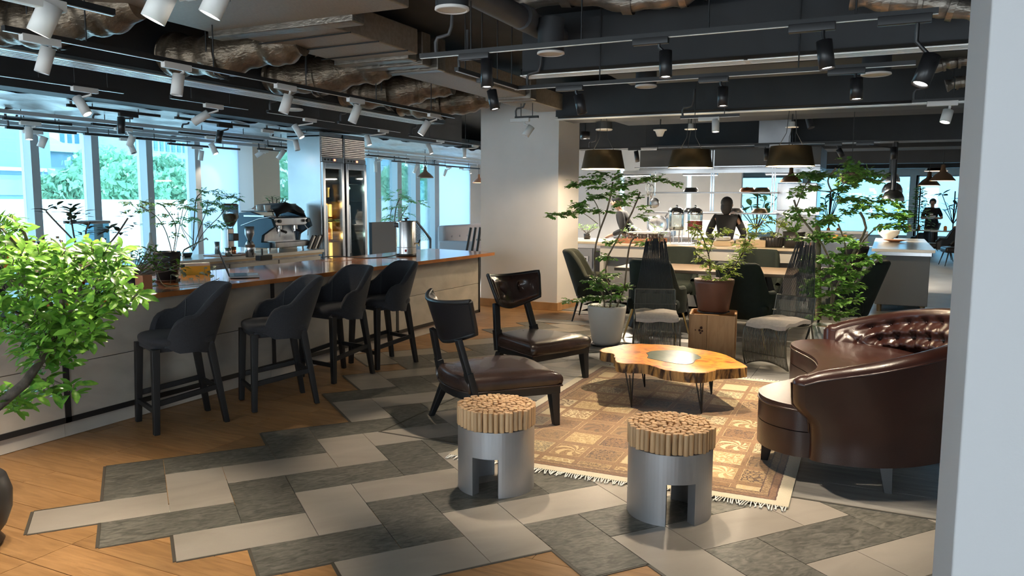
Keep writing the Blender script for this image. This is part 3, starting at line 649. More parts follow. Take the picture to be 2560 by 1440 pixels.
MB().bx(.07,-.03,0,.11,.03,.15).build('body',m_redp,None,.004); rp=COL.objects[-1]; rp.name='red_packet'; rp.location=(k.x,k.y+.1,BT); tag(rp,'small red packet beside the wooden holder on the bar','packet')
wb=thing('tissue_box','white pierced basket beside the red packet on the bar','basket',(k.x+.30,k.y+.12,BT)); MB().bx(-.09,-.06,0,.09,.06,.13).build('body',m_paper,wb,.01)
for i in range(4): MB().bx(-.07+i*.04,-.062,.07,-.05+i*.04,-.059,.10).build('hole',m_blackp,wb)
k=at(355,735,BT); pb=thing('napkin_box','reddish wooden block behind the saucer plant on the bar','box',(k.x+.10,k.y+.10,BT)); MB().bx(-.04,-.04,0,.04,.04,.12).build('body',m_terra,pb,.004)
k=at(362,728,BT); tp=tag(MB().lathe([(.001,0),(.042,0),(.042,.012),(.020,.02),(.020,.03),(.042,.038),(.042,.052),(.001,.052)],(0,0,0),18).build('tape_dispenser',m_blackp),'small black tape dispenser on the bar by the saucer plant','tape'); tp.location=(k.x-.03,k.y-.02,BT)
k=at(505,690,BT); bk=thing('guide_book','yellow and white leaflet box standing behind the vine on the bar','box',(k.x+.05,k.y+.16,BT),-.5); MB().bx(-.14,-.02,0,.14,.02,.10).build('body',m_paper,bk); MB().bx(-.10,-.022,.0,.14,-.0205,.075).build('yellow_panel',flat('yellow_print',(.80,.55,.06)),bk); MB().bx(-.10,-.0225,.07,-.07,-.021,.092).build('badge',m_blueg,bk)
# ------------------------------------------------------------------ bar stools
def cushion(poly,z0,z1,pr=((.97,-.02),(1,.12),(1.012,.4),(1.008,.62),(.985,.8),(.945,.93),(.88,1.02),(.70,1.10),(.40,1.15),(.02,1.16))):
    poly=[(v.x,v.y) for v in sampl([(x,y,0) for x,y in list(poly)+[poly[0]]],96)][:-1] if len(poly)<20 else poly
    n=len(poly); cx=sum(x for x,y in poly)/n; cy=sum(y for x,y in poly)/n; h=z1-z0; m=MB()
    vs=[(cx+(x-cx)*k,cy+(y-cy)*k,z0+h*q) for k,q in pr for x,y in poly]
    m.add(vs,[(i*n+k,i*n+(k+1)%n,(i+1)*n+(k+1)%n,(i+1)*n+k) for i in range(len(pr)-1) for k in range(n)],True); return m
def make_stool(label):
    t=thing('bar_stool',label,'bar stool',(0,0,0),0,'charcoal bar stools along the counter')   # faces +x
    def pl_(z0,z1,sx,sy): 
        n=28; return [(.0+sx*(abs(cos(a))**.55)*(1 if cos(a)>0 else -1),sy*(abs(sin(a))**.55)*(1 if sin(a)>0 else -1)) for a in [2*pi*k/n for k in range(n)]]
    cushion(pl_(0,0,.225,.215),.572,.63).build('seat',m_fabric,t)
    MB().bx(-.19,-.18,.53,.20,.18,.578).build('seat_rail',m_fabric,t,.01)
    for sx,sy in((1,1),(1,-1),(-1,1),(-1,-1)):
        if sx>0: MB().taper((.195,sy*.185,.56),(.215,sy*.205,0),.05,.038).build('leg',m_stleg,t,.003,1)
        else: MB().taper((-.165,sy*.155,.56),(-.25,sy*.185,0),.05,.036).build('leg',m_stleg,t,.003,1)
    for s in(1,-1): MB().bar((.207,s*.20,.20),(-.222,s*.176,.26),.022,.036).build('stretcher',m_stleg,t,.002,1)
    MB().bar((.21,-.20,.15),(.21,.20,.15),.022,.034).build('stretcher',m_stleg,t,.002,1); MB().bar((-.215,-.176,.24),(-.215,.176,.24),.022,.034).build('stretcher',m_stleg,t,.002,1)
    def sh(thk):
        def f(u,v):
            a=(u-.5)*2; an=pi+a*radians(122); e=abs(a)
            back=max(0,min(1,(.66-e)/.42)); back=back*back*(3-2*back)
            endr=max(0,(e-.70)/.30); hi=.745+.185*back-.20*endr**2.4
            z=.50+.06*(0 if e<.8 else (e-.8)/.2)+(hi-.50)*v; z=max(.52-.04*back,z) if v<.01 else z
            lean=(z-.52)*(.24*back+.10)
            return Vector(((.215+lean-thk)*cos(an)*1.06+.0,(.235+lean*.35-thk)*sin(an),z))
        return f
    N,K=41,9; m=MB(); fo,fi=sh(0),sh(.048)
    m.grid(fo,N,K); m.grid(lambda u,v:fi(1-u,v),N,K)
    def rim(u,v):                                   # rounded top edge between the two skins
        p,q=fo(u,1),fi(u,1); c=(p+q)/2; r=(p-q)/2; a=pi*v; return c+r*cos(a)+Vector((0,0,r.length*.8*sin(a)))
    m.grid(rim,N,6)
    for u in(0,1): 
        def cap(a,v,u=u): 
            p,q=fo(u,v),fi(u,v); c=(p+q)/2; r=(p-q)/2; tt=Vector((1,0,0)); b=pi*a; return c+r*cos(b)+tt*r.length*sin(b)
        m.grid(cap,6,K)
    m.grid(lambda u,v:fo(u,0).lerp(fi(u,0),v),N,2)
    m.build('shell_back',m_fabric,t)
    for s in(1,-1): MB().tube([fi(.5+s*.235,.25+.095*i)+Vector((.004,0,0)) for i in range(9)],.004,5).build('seam',m_stleg,t)
    return t
stools=[((3.736,4.31),156,'nearest charcoal bar stool, with leaf shadows on its back'),((4.45,4.10),147,'second charcoal bar stool along the counter, next to the laptop'),((5.37,4.26),170,'third charcoal bar stool along the counter, overlapping the second'),((5.99,4.21),162,'fourth charcoal bar stool, nearest the bar end and pillar')]
s0=make_stool(stools[0][2])
for i,((x,y),a,lab) in enumerate(stools):
    if i==0: s0.location=(x,y,0); s0.rotation_euler=(0,0,radians(a))
    else: dup(s0,(x,y,0),radians(a),lab)
# ------------------------------------------------------------------ rug
def rugmat():
    m,t,b=nt('persian_rug'); L=t.links.new; b.inputs['Roughness'].default_value=.95; b.inputs['Sheen Weight'].default_value=.3
    tc=nd(t,'TexCoord'); sp=nd(t,'SeparateXYZ'); L(tc.outputs['Object'],sp.inputs[0])
    def mm(op,a,b_=None,c_=None):
        n=nd(t,'Math',operation=op)
        for i,x in enumerate((a,b_,c_)):
            if x is None: continue
            if isinstance(x,(int,float)): n.inputs[i].default_value=x
            else: L(x,n.inputs[i])
        return n.outputs[0]
    def mix(f,a,b_):
        n=nd(t,'Mix',data_type='RGBA'); 
        L(f,n.inputs[0]) if not isinstance(f,(int,float)) else None
        for i,x in((6,a),(7,b_)):
            if isinstance(x,tuple): n.inputs[i].default_value=(*x,1)
            else: L(x,n.inputs[i])
        return n.outputs[2]
    HX,HY=1.43,.965
    wob=nd(t,'TexNoise'); wob.inputs['Scale'].default_value=30; L(tc.outputs['Object'],wob.inputs['Vector']); wv=mm('MULTIPLY',mm('SUBTRACT',wob.outputs[0],.5),.012)
    x=mm('ADD',sp.outputs[0],wv); y=mm('ADD',sp.outputs[1],wv)
    dx=mm('SUBTRACT',HX,mm('ABSOLUTE',x)); dy=mm('SUBTRACT',HY,mm('ABSOLUTE',y)); ed=mm('MINIMUM',dx,dy)
    px_,py_=.262,.2235; ox,oy=px_*.5*0,py_*.5
    cx=mm('ADD',mm('DIVIDE',x,px_),20.5); cy=mm('ADD',mm('DIVIDE',y,py_),20.0)
    fx=mm('SUBTRACT',mm('FRACT',cx),.5); fy=mm('SUBTRACT',mm('FRACT',cy),.5); ix=mm('FLOOR',cx); iy=mm('FLOOR',cy)
    cb=nd(t,'CombineXYZ'); L(ix,cb.inputs[0]); L(iy,cb.inputs[1]); wn=nd(t,'TexWhiteNoise'); L(cb.outputs[0],wn.inputs[0]); rv=wn.outputs[0]
    sc=nd(t,'SeparateColor'); L(wn.outputs[1],sc.inputs[0]); r2=sc.outputs[1]; r3=sc.outputs[2]
    base=ramp(t,[(0,(.17,.085,.028)),(.28,(.27,.17,.065)),(.5,(.38,.30,.17)),(.72,(.19,.105,.036)),(.9,(.16,.12,.06))]); L(rv,base.inputs[0]); base.color_ramp.interpolation='CONSTANT'
    ink=ramp(t,[(0,(.42,.33,.18)),(.3,(.07,.032,.012)),(.55,(.10,.052,.02)),(.8,(.38,.27,.125))]); L(r2,ink.inputs[0]); ink.color_ramp.interpolation='CONSTANT'
    # motif a: palm fan, motif b: scrolls, motif c: leaf rows
    ang=mm('ARCTAN2',fx,mm('ADD',fy,.18)); rad=mm('SQRT',mm('ADD',mm('MULTIPLY',fx,fx),mm('MULTIPLY',fy,fy)))
    ma=mm('GREATER_THAN',mm('SINE',mm('ADD',mm('MULTIPLY',ang,7.0),mm('MULTIPLY',rad,16.0))),.25); ma=mm('MULTIPLY',ma,mm('LESS_THAN',rad,.40))
    vo=nd(t,'TexVoronoi',feature='DISTANCE_TO_EDGE'); vo.inputs['Scale'].default_value=30; n2=nd(t,'TexNoise'); n2.inputs['Scale'].default_value=18; n2.inputs['Detail'].default_value=2; n2.inputs['Distortion'].default_value=2.2; L(tc.outputs['Object'],n2.inputs['Vector']); L(tc.outputs['Object'],vo.inputs['Vector'])
    mb_=mm('LESS_THAN',mm('ABSOLUTE',mm('SUBTRACT',n2.outputs[0],.5)),.045)
    mc=mm('LESS_THAN',vo.outputs[0],.10)
    sa=mm('LESS_THAN',r3,.30); sb=mm('GREATER_THAN',r3,.68)
    mo=mm('ADD',mm('MULTIPLY',sa,ma),mm('MULTIPLY',mm('SUBTRACT',1.0,sa),mm('ADD',mm('MULTIPLY',sb,mc),mm('MULTIPLY',mm('SUBTRACT',1.0,sb),mb_))))
    mo=mm('MAXIMUM',mo,mm('MULTIPLY',mb_,.35))
    cell=mix(mo,base.outputs[0],ink.outputs[0])
    edge=mm('MAXIMUM',mm('MULTIPLY',mm('ABSOLUTE',fx),1.12),mm('ABSOLUTE',fy))
    cell=mix(mm('GREATER_THAN',edge,.415),cell,(.34,.23,.10)); cell=mix(mm('GREATER_THAN',edge,.435),cell,(.13,.065,.022))
    wv2=nd(t,'TexVoronoi'); wv2.inputs['Scale'].default_value=70; L(tc.outputs['Object'],wv2.inputs['Vector'])
    cell=mix(mm('MULTIPLY',mm('GREATER_THAN',edge,.445),mm('GREATER_THAN',wv2.outputs[0],.35)),cell,(.19,.10,.038))
    # borders
    bands=ramp(t,[(0,(.50,.44,.32)),(.065/.2,(.07,.022,.010)),(.073/.2,(.20,.10,.042)),(.105/.2,(.07,.022,.010)),(.112/.2,(.28,.18,.08)),(.148/.2,(.07,.022,.010)),(.156/.2,(.2,.12,.05))]); bands.color_ramp.interpolation='CONSTANT'
    L(mm('DIVIDE',ed,.2),bands.inputs[0])
    bd=mix(mm('MULTIPLY',mm('MULTIPLY',mm('GREATER_THAN',ed,.073),mm('GREATER_THAN',wv2.outputs[0],.45)),.55),bands.outputs[0],(.09,.04,.016))
    col=mix(mm('GREATER_THAN',ed,.156),bd,cell)
    fn=nd(t,'TexNoise'); fn.inputs['Scale'].default_value=260; L(tc.outputs['Object'],fn.inputs['Vector']); h=nd(t,'HueSaturation'); L(col,h.inputs['Color']); L(mm('ADD',mm('MULTIPLY',fn.outputs[0],.5),.75),h.inputs['Value'])
    L(h.outputs[0],b.inputs['Base Color']); bp=nd(t,'Bump'); bp.inputs['Strength'].default_value=.3; bp.inputs['Distance'].default_value=.004; L(fn.outputs[0],bp.inputs['Height']); L(bp.outputs[0],b.inputs['Normal'])
    return m
rug=thing('rug','golden brown panelled oriental rug with cream border under the log table','rug',(5.385,1.365,.0045),radians(1.2))
MB().grid(lambda u,v:((u-.5)*2.86,(v-.5)*1.93,.009),2,2,sm=False).bx(-1.43,-.965,0,1.43,.965,.0085).build('pile',rugmat(),rug)
fr=MB()
rr2=random.Random(3)
for s in(-1,1):
    for i in range(150):
        y=-.955+1.91*i/149; L_=rr2.uniform(.035,.06); k_=rr2.uniform(-.018,.018); fr.tube([(s*1.428,y,.006),(s*(1.43+L_*.5),y+k_*.4,.007),(s*(1.43+L_),y+k_,.002)],.0032,4)
fr.build('fringe',m_paper,rug,kind='stuff')
# ------------------------------------------------------------------ round stools with rod tops
def stool_base(R0,R1,z0,zt,arch,half,ac):
    m=MB(); n=72
    op=lambda k:any(abs(((2*pi*(k+.5)/n-a+pi)%(2*pi))-pi)<half for a in ac)
    for k in range(n):
        a0,a1=2*pi*k/n,2*pi*(k+1)/n; zb=arch if op(k) else 0
        P=lambda r,a,z:(r*cos(a),r*sin(a),z)
        m.add([P(R0,a0,zb),P(R0,a1,zb),P(R0,a1,zt),P(R0,a0,zt)],[(0,1,2,3)],True)
        m.add([P(R1,a0,zb),P(R1,a1,zb),P(R1,a1,zt),P(R1,a0,zt)],[(3,2,1,0)],True)
        m.add([P(R0,a0,zb),P(R0,a1,zb),P(R1,a1,zb),P(R1,a0,zb)],[(3,2,1,0)])
        if op(k)!=op(k-1): m.add([P(R0,a0,0),P(R1,a0,0),P(R1,a0,arch),P(R0,a0,arch)],[(0,1,2,3)])
    m.lathe([(R0,zt),(.001,zt)],n=n); m.lathe([(.001,arch+.03),(R1,arch+.03)],n=n); return m
rodm=None
def rod_stool(x,y,ang,label):
    global rodm
    t=thing('rod_stool',label,'stool',(x,y,0),0,'round stools with wooden rod tops')
    stool_base(.205,.150,0,.345,.205,.34,(ang,ang+pi)).build('base',m_alu,t)
    R=.198; d=.0262; n=0
    pts=[]
    for i,(r) in enumerate((R,R-d,R-2*d,R-3*d,R-4*d,R-5*d,R-6*d,.0)):
        k=max(1,int(2*pi*r/d)); pts+=[(r*cos(2*pi*(j+.3*i)/k),r*sin(2*pi*(j+.3*i)/k)) for j in range(k)]
    for px,py in pts:
        h=random.uniform(-.003,.004)
        if rodm is None: o=rodm=MB().lathe([(.0129,.347),(.0129,.444),(.0118,.4475),(.0005,.4475)],n=10).build('rod',m_rod,t)
        else: o=inst(rodm,t)
        o.location=(px,py,h); o.rotation_euler=(random.gauss(0,.006),random.gauss(0,.006),random.uniform(0,6))
cm=(at(1240,1247,0)+at(1240,1247,0).normalized()*.205); f1=atan2(-cm.y,-cm.x)
rod_stool(cm.x,cm.y,f1+radians(-18),'round stool with wooden rod top, nearer the bar and black chair')
c2=(at(1670,1318,0)+at(1670,1318,0).normalized()*.205); f2=atan2(-c2.y,-c2.x)
rod_stool(c2.x,c2.y,f2+radians(17),'round stool with wooden rod top, nearest the leather sofa')
# ------------------------------------------------------------------ log slab table
sl=[(5.86,2.02),(5.80,1.965),(5.80,1.90),(5.66,1.83),(5.50,1.76),(5.47,1.70),(5.50,1.62),(5.51,1.53),(5.46,1.46),(5.40,1.38),(5.375,1.28),(5.38,1.18),(5.42,1.10),(5.50,1.06),(5.58,1.03),(5.64,.95),(5.70,.885),(5.77,.86),(5.86,.90),(5.97,.97),(6.06,1.02),(6.18,1.12),(6.26,1.24),(6.30,1.36),(6.35,1.48),(6.36,1.60),(6.33,1.72),(6.30,1.84),(6.22,1.92),(6.10,1.98),(5.97,2.03)]
sp_=[(v.x,v.y) for v in sampl([(x,y,0) for x,y in sl+[sl[0]]],140)][:-1]
r4=random.Random(5); sp_=[(x+r4.uniform(-.005,.005),y+r4.uniform(-.005,.005)) for x,y in sp_]
m_slabtop=Mt('burl_top',(.20,.045,.006),.34,0,(.56,.19,.024),3.6,(1,1,1),9,.34,.56,spec=.3,dist=4.5); m_slabside=Mt('bark_edge',(.035,.014,.006),.55,0,(.45,.25,.08),11,(1,1,.3),8,.40,.58,.5,30,(1,1,.3),dist=1.5)
m_resin=Mt('green_resin',(.035,.06,.046),.28,0,(.085,.11,.08),6,dist=2)
tb=thing('log_table','low table cut from an orange wood log with green resin pool','table',(0,0,0))
ctr=(5.85,1.45)
MB().prism(sp_,.262,.332).build('bark_slab',m_slabside,tb)
MB().prism([(ctr[0]+(x-ctr[0])*.992,ctr[1]+(y-ctr[1])*.992) for x,y in sp_],.3325,.3345).build('polished_top',m_slabtop,tb)
po=[at(*p,.335) for p in((1617,883),(1630,878),(1660,876),(1690,876),(1720,880),(1742,887),(1752,895),(1738,900),(1733,907),(1716,911),(1690,909),(1668,905),(1652,902),(1638,899),(1620,895),(1622,889))]
pp=[(v.x,v.y) for v in sampl([(p.x,p.y,0) for p in po+[po[0]]],64)][:-1]
pc=(sum(x for x,y in pp)/len(pp),sum(y for x,y in pp)/len(pp))
MB().prism([(pc[0]+(x-pc[0])*1.025,pc[1]+(y-pc[1])*1.025) for x,y in pp],.334,.3352).build('bark_rim',m_bark,tb); MB().prism(pp,.3345,.3362).build('resin_pool',m_resin,tb)
for x,y,a in((5.46,1.63,0),(5.52,1.13,.4),(6.12,1.72,.2),(6.12,1.18,.5)):
    mb=MB()
    for s in(-1,1): mb.tube([(x+s*.045*cos(a)-.02,y+s*.045*sin(a),.268),(x+s*.012,y+.004*s,.03),(x,y,.017)],.0055,7)
    mb.tube([(x+.035*cos(a+1.5),y+.05*sin(a+1.5),.268),(x,y,.02)],.0055,7)
    mb.build('hairpin_leg',m_black,tb)
# ------------------------------------------------------------------ leather side chairs (face +x)
def side_chair(label,x,y,ang,wf,wr,d,rugside,group='dark leather side chairs at the log table'):
    t=thing('side_chair',label,'chair',(x,y,0),ang,group); hf,hr,hd=wf/2,wr/2,d/2
    out=[]; 
    for k in range(9): a=pi*k/8; out.append((-hd+.02-.10*sin(a),-hr*cos(a)))
    poly=[(hd,-hf),(hd,hf)]+[(p[0],-p[1]) for p in out]
    c=[(x_*.985,y_*.985) for x_,y_ in poly]
    cushion(c,.285,.385).build('seat',m_leather,t)
    MB().prism([(x_*.965,y_*.965) for x_,y_ in poly],.235,.288).build('seat_rail',m_stleg,t,.004,1)
    MB().tube([(x_*.99,y_*.99,.290) for x_,y_ in poly+[poly[0]]],.006,6).build('piping',m_leather,t)
    for s in(1,-1):
        MB().taper((hd-.05,s*(hf-.045),.24),(hd-.035,s*(hf-.03),.0145 if s==rugside else 0),.066,.042).build('leg',m_stleg,t,.003,1)
        MB().taper((-hd+.03,s*(hr-.03),.24),(-hd-.06,s*(hr+.01),0),.06,.036).build('leg',m_stleg,t,.003,1)
        MB().bar((-hd+.02,s*(hr-.02),.25),(-hd-.02,s*(hr-.035),.42),.045,.075,(0,1,0)).bar((-hd-.02,s*(hr-.035),.41),(-hd-.075,s*(hr-.07),.64),.036,.06,(0,1,0)).build('post',m_stleg,t,.004,1)
    W=hr+.045
    def bk(off):
        def f(u,v):
            s=(u-.5)*2; z0=.595+.085*abs(s)**1.6*1.0; z1=.865+.03*abs(s)**2
            z=z0+(z1-z0)*v; y_=s*W*(.86+.16*v)
            x_=-hd-.055-(z-.6)*.30+.13*(s*s)-.03
            return Vector((x_+off,y_,z))
        return f
    fb,ff_=bk(-.012),bk(.014)
    def tuft(u,v):
        p=ff_(u,v); s=(u-.5)*2; e_=min(1,(1-abs(s))*7)*min(1,v*6,(1-v)*6); b_=sum(math.exp(-(((s-q)*1.0)**2+((v-.62)*.75)**2)/.014) for q in(-.42,.42))
        return p+Vector((.035*e_-.042*b_*e_,0,0))
    m=MB(); m.grid(lambda u,v:fb(1-u,v),25,11); m.build('back_shell',m_blkleather,t)
    MB().grid(tuft,45,21).build('backrest',m_leather,t)
    r=MB(); ring=[ (fb(i/24,1)+ff_(i/24,1))/2 for i in range(25)]+[(fb(1,1-j/8)+ff_(1,1-j/8))/2 for j in range(1,9)]+[(fb(1-i/24,0)+ff_(1-i/24,0))/2 for i in range(1,25)]+[(fb(0,j/8)+ff_(0,j/8))/2 for j in range(1,9)]
    r.tube(ring,.017,7); r.build('back_frame',m_stleg,t)
    for q in(-.42,.42): p=tuft(.5+q/2,.62); MB().ball(p,(.008,.013,.013),10,6).build('button',m_leather,t)
    return t
side_chair('dark leather chair seen from behind, nearest the round stools',4.76,2.38,radians(-38),.69,.60,.64,-1)
side_chair('dark leather chair showing its buttoned backrest, in front of the pillar',6.02,2.62,radians(-112),.70,.50,.56,1)
# ------------------------------------------------------------------ curved leather sofa
sf=thing('curved_sofa','curved oxblood leather sofa with buttoned back beside the right pillar','sofa',(5.56,.17,0))
A0,A1=174,366
def sh_out(v,an,k=0): return Vector(((1.20-k)*cos(an),(.76-k)*sin(an),0))
def htop(a): 
    s=sin(pi*(a-A0)/(A1-A0)); return .565-.07*max(0,(a-270)/96)+.225*max(0,s)**.7
def wall_(k,inner):
    def f(u,v):
        a=A0+(A1-A0)*u; an=radians(a); z=.14+(htop(a)-.14)*v
        fl=.085*max(0,v-.25)/.75
        p=sh_out(0,an,k-fl); p.z=z
        q=max(0,min(1,(v-.48)/.25)); q=q*q*(3-2*q); p.y+=.085*q*max(0,1-min(u,1-u)/.10)**1.5; return p
    return f
m=MB(); fo=wall_(0,False); fi=wall_(.125,True)
m.grid(fo,73,12); 
def roll(u,v):
    p=fo(u,1); q=fi(u,1); c=(p+q)/2; r=(p-q)/2; a=pi*v; return c+r*cos(a)+Vector((0,0,.05*sin(a)))
m.grid(roll,73,9); m.grid(lambda u,v:fo(u,0).lerp(fi(u,0),v),73,2)
m.build('outer_back',m_sofa,sf)
for u in(0,1):
    def endc(a,v,u=u):
        p=fo(u,v); q=fi(u,v); c=(p+q)/2; r=(p-q)/2; b=pi*a; tdir=Vector((0,1,0)); w_=1 if v>.02 else .8
        return c+r*cos(b)+tdir*.075*sin(b)
    mm_=MB(); mm_.grid(endc,9,12)
    def endtop(a,v,u=u): 
        p=roll(u,v); c=(fo(u,1)+fi(u,1))/2; return p+Vector((0,.075*sin(pi*v)*1.0,0))*a
    def dome(a,v,u=u):
        c=(fo(u,1)+fi(u,1))/2; r=(fo(u,1)-fi(u,1))/2; al=pi*v; be=pi/2*a
        return c+r*cos(al)+Vector((0,.075*sin(al)*sin(be),.05*sin(al)*cos(be)))
    mm_.grid(dome,7,9); mm_.build('arm_end',m_sofa,sf)
    MB().tube([endc(.5,.02+.98*i/10)+Vector((0,.004,0)) for i in range(11)],.006,6).build('arm_piping',m_sofa,sf)
MB().tube([fo(i/60,1)+Vector((0,0,.004)) for i in range(61)],.006,6).build('top_piping',m_sofa,sf)
btn=[]
for i in range(17):
    for j in range(3):
        u=.05+.9*(i+.5*(j%2))/16.5
        if u<.95: btn.append((u,.50+.20*j))
def tuftin(u,v):
    p=fi(u,.36+.64*v); vv=.36+.64*v; a=radians(A0+(A1-A0)*u); n=-Vector((cos(a),sin(a),0)); 
    bulge=.055*sin(pi*min(1,max(0,v*.93)))**.6
    d=0
    for bu,bv in btn:
        q=((u-bu)*26)**2+((vv-bv)*9.0)**2
        if q<6: d+=math.exp(-q*2.2)*.055
    # creases between neighbouring buttons
    cu=(u-.05)/.9*16.5; cv=(vv-.50)/.20; d1=abs(((cu+cv*.5)%1)-.5); d2=abs(((cu-cv*.5)%1)-.5)
    cr=.012*(math.exp(-((.5-d1)*9)**2)+math.exp(-((.5-d2)*9)**2))*sin(pi*v)
    return p+n*(bulge-d-cr)
MB().grid(tuftin,261,40).build('tufted_back',m_sofa,sf)
b0=None
for bu,bv in btn:
    p=tuftin(bu,(bv-.36)/.64)
    if b0 is None: b0=MB().ball((0,0,0),.012,10,7).build('button',m_sofa,sf,loc=p)
    else: inst(b0,sf,p)
front=[(-1.13,.08),(-1.15,.22),(-1.08,.36),(-.96,.44),(-.82,.46),(-.68,.42),(-.5,.33),(-.28,.24),(0,.20),(.28,.24),(.5,.33),(.68,.42),(.82,.46),(.96,.44),(1.08,.36),(1.15,.22),(1.13,.08)]
fc=[(v.x,v.y) for v in sampl([(x,y,0) for x,y in front],48)]
bk_=[(1.06*cos(radians(a)),.62*sin(radians(a))) for a in range(356,184,-6)]
poly=(fc+bk_)[::-1]
MB().prism(poly,.285,.425).build('seat_cushion',m_sofa,sf,.04,4)
MB().prism(poly,.14,.28).build('seat_base',m_sofa,sf,.03,3)
MB().tube([(x*1.0,y*1.0,.398) for x,y in fc],.006,6).build('seat_piping',m_sofa,sf)
for x,y,dx,dy in((-.88,.39,0,.02),(.88,.39,0,.02),(-1.08,-.23,-.03,-.02),(1.0,-.3,.03,-.02),(0,-.68,0,-.03)): MB().taper((x,y,.16),(x+dx,y+dy,.0145 if y>.3 else 0),.07,.04).build('leg',m_stleg,sf,.003,1)
# ------------------------------------------------------------------ high wire chairs (face +x)
def wire_chair(label,x,y,ang):
    t=thing('wire_chair',label,'chair',(x,y,0),ang,'high backed wire lounge chairs'); W=.215
    def prof(s):                    # centre line of the wire sheet
        pts=[(.17,0,.02),(.215,0,.14),(.225,0,.30),(.20,0,.385),(.13,0,.405),(0,0,.395),(-.16,0,.385),(-.235,0,.41),(-.265,0,.50),(-.295,0,.64)]
        return sampl(pts,26)
    c=prof(0); wr=MB(); n=32
    for i in range(n):
        y_=-W+2*W*i/(n-1); lift=.055*(1-(2*i/(n-1)-1)**2)
        wr.tube([Vector((p.x-(lift*.5 if k==0 else 0),y_*(1-.10*(k/26)),max(p.z,.02+lift*(1 if k<2 else 0)))) for k,p in enumerate(c)],.0045,5)
    wr.build('seat_wires',m_wire,t,kind='stuff')
    f=MB()
    for s in(-1,1): f.tube([Vector((p.x,s*(W+.006)*(1-.10*k/26),p.z)) for k,p in enumerate(c)],.008,6)
    f.tube([(c[-1].x,-W*.92,c[-1].z),(c[-1].x,W*.92,c[-1].z)],.007,6); f.build('side_frame',m_wire,t)
    for k in(3,9,23): q=c[k]; MB().tube([(q.x+.008,-W,q.z),(q.x+.008,W,q.z)],.005,5).build('cross_wire',m_wire,t)
    bt=[(.165-.055*(1-(j/6-1)**2*1)*.5 if 0 else .17,-W+2*W*j/12,.02+.055*(1-(j/6-1)**2)) for j in range(13)]; MB().tube(bt,.006,6).build('cross_wire',m_wire,t)
    m=MB(); r=random.Random(int(x*100))
    for i in range(34):
        s=-1+2*i/33; m.tube([(-.285,s*W*.88,.60),(-.36,s*W*.66,.88),(-.43+r.uniform(-.004,.004),s*W*.47,1.12+r.choice((0,0,.03)))],.0036,4)
    m.build('back_cords',m_cord,t,kind='stuff'); 
    for k in range(5): MB().cyl((-.43,-.09+k*.045,1.10),(-.436,-.09+k*.045,1.145),.006,n=6).build('cord_end',m_terra if k%2 else m_cord,t)
    for s in(-1,1): MB().tube([(-.24,s*W*.9,.40),(-.34,s*W*1.0,0.006)],.009,7).build('leg',m_wire,t)
    def cu(u,v): return ((-.23+.44*u),(-.20+.40*v),.445+.012*sin(u*9+v*5)*sin(v*7)+.018*sin(pi*u)*sin(pi*v)-.03*max(0,u-.86)/.14)
    mq=MB(); mq.grid(cu,18,14); mq.grid(lambda u,v:Vector(cu(1-u,v))-Vector((0,0,.034)),18,14)
    for e_ in(0,1): mq.grid(lambda u,v,e_=e_:Vector(cu(u,e_))-Vector((0,0,.034*v)),18,3); mq.grid(lambda u,v,e_=e_:Vector(cu(e_,u))-Vector((0,0,.034*v)),14,3)
    mq.build('cushion',m_cush,t)
    return t
wire_chair('high backed wire chair with linen cushion, between white pot and pine box',7.43,1.99,radians(198))
wire_chair('high backed wire chair with linen cushion, nearest the sofa end',7.50,.86,radians(156))
# ------------------------------------------------------------------ pine box, pots
pd=thing('pine_planter','square pine planter box with knots carrying the brown pot','planter box',(7.86,1.52,0),radians(9))
for s in(-1,1):
    for i,(a,b) in enumerate(((-.215,.05),(.05,.215))):
        MB().bx(s*.215-.012,a+.001,.0,s*.215+.012,b-.001,.425).build('board',m_pedw,pd,.003,1); 
    for i,(a,b) in enumerate(((-.203,-.03),(-.03,.203))): MB().bx(a+.001,s*.215-.012,0,b-.001,s*.215+.012,.425).build('board',m_pedw,pd,.003,1)
MB().bx(-.2,-.2,.36,.2,.2,.375).build('shelf',m_pedw,pd)
m_knot=flat('knot',(.07,.02,.01),.6)
for y,z,r in((.12,.27,.012),(.105,.295,.014),(.095,.265,.010),(.11,.245,.010),(.16,.272,.006)): MB().lathe([(.0005,0),(r,0),(r,.002)],(-.2285,y,z),10,Matrix.Rotation(-pi/2,3,'Y')).build('knot',m_knot,pd)
def pot(name,label,p,prof,mat,rim=None,soil=None,saucer=None,cat='pot'):
    t=thing(name,label,cat,p); MB().lathe(prof,n=36).build('pot_body',mat,t)
    if soil: MB().lathe([(.001,soil[1]+.012),(soil[0],soil[1])],n=24).build('soil',soil[2] if len(soil)>2 else m_soil,t)
    if saucer: MB().lathe([(.001,.002),(saucer,.002),(saucer+.012,.016),(saucer+.004,.018),(saucer-.01,.008)],n=30).build('saucer',m_blackp,t)
    return t
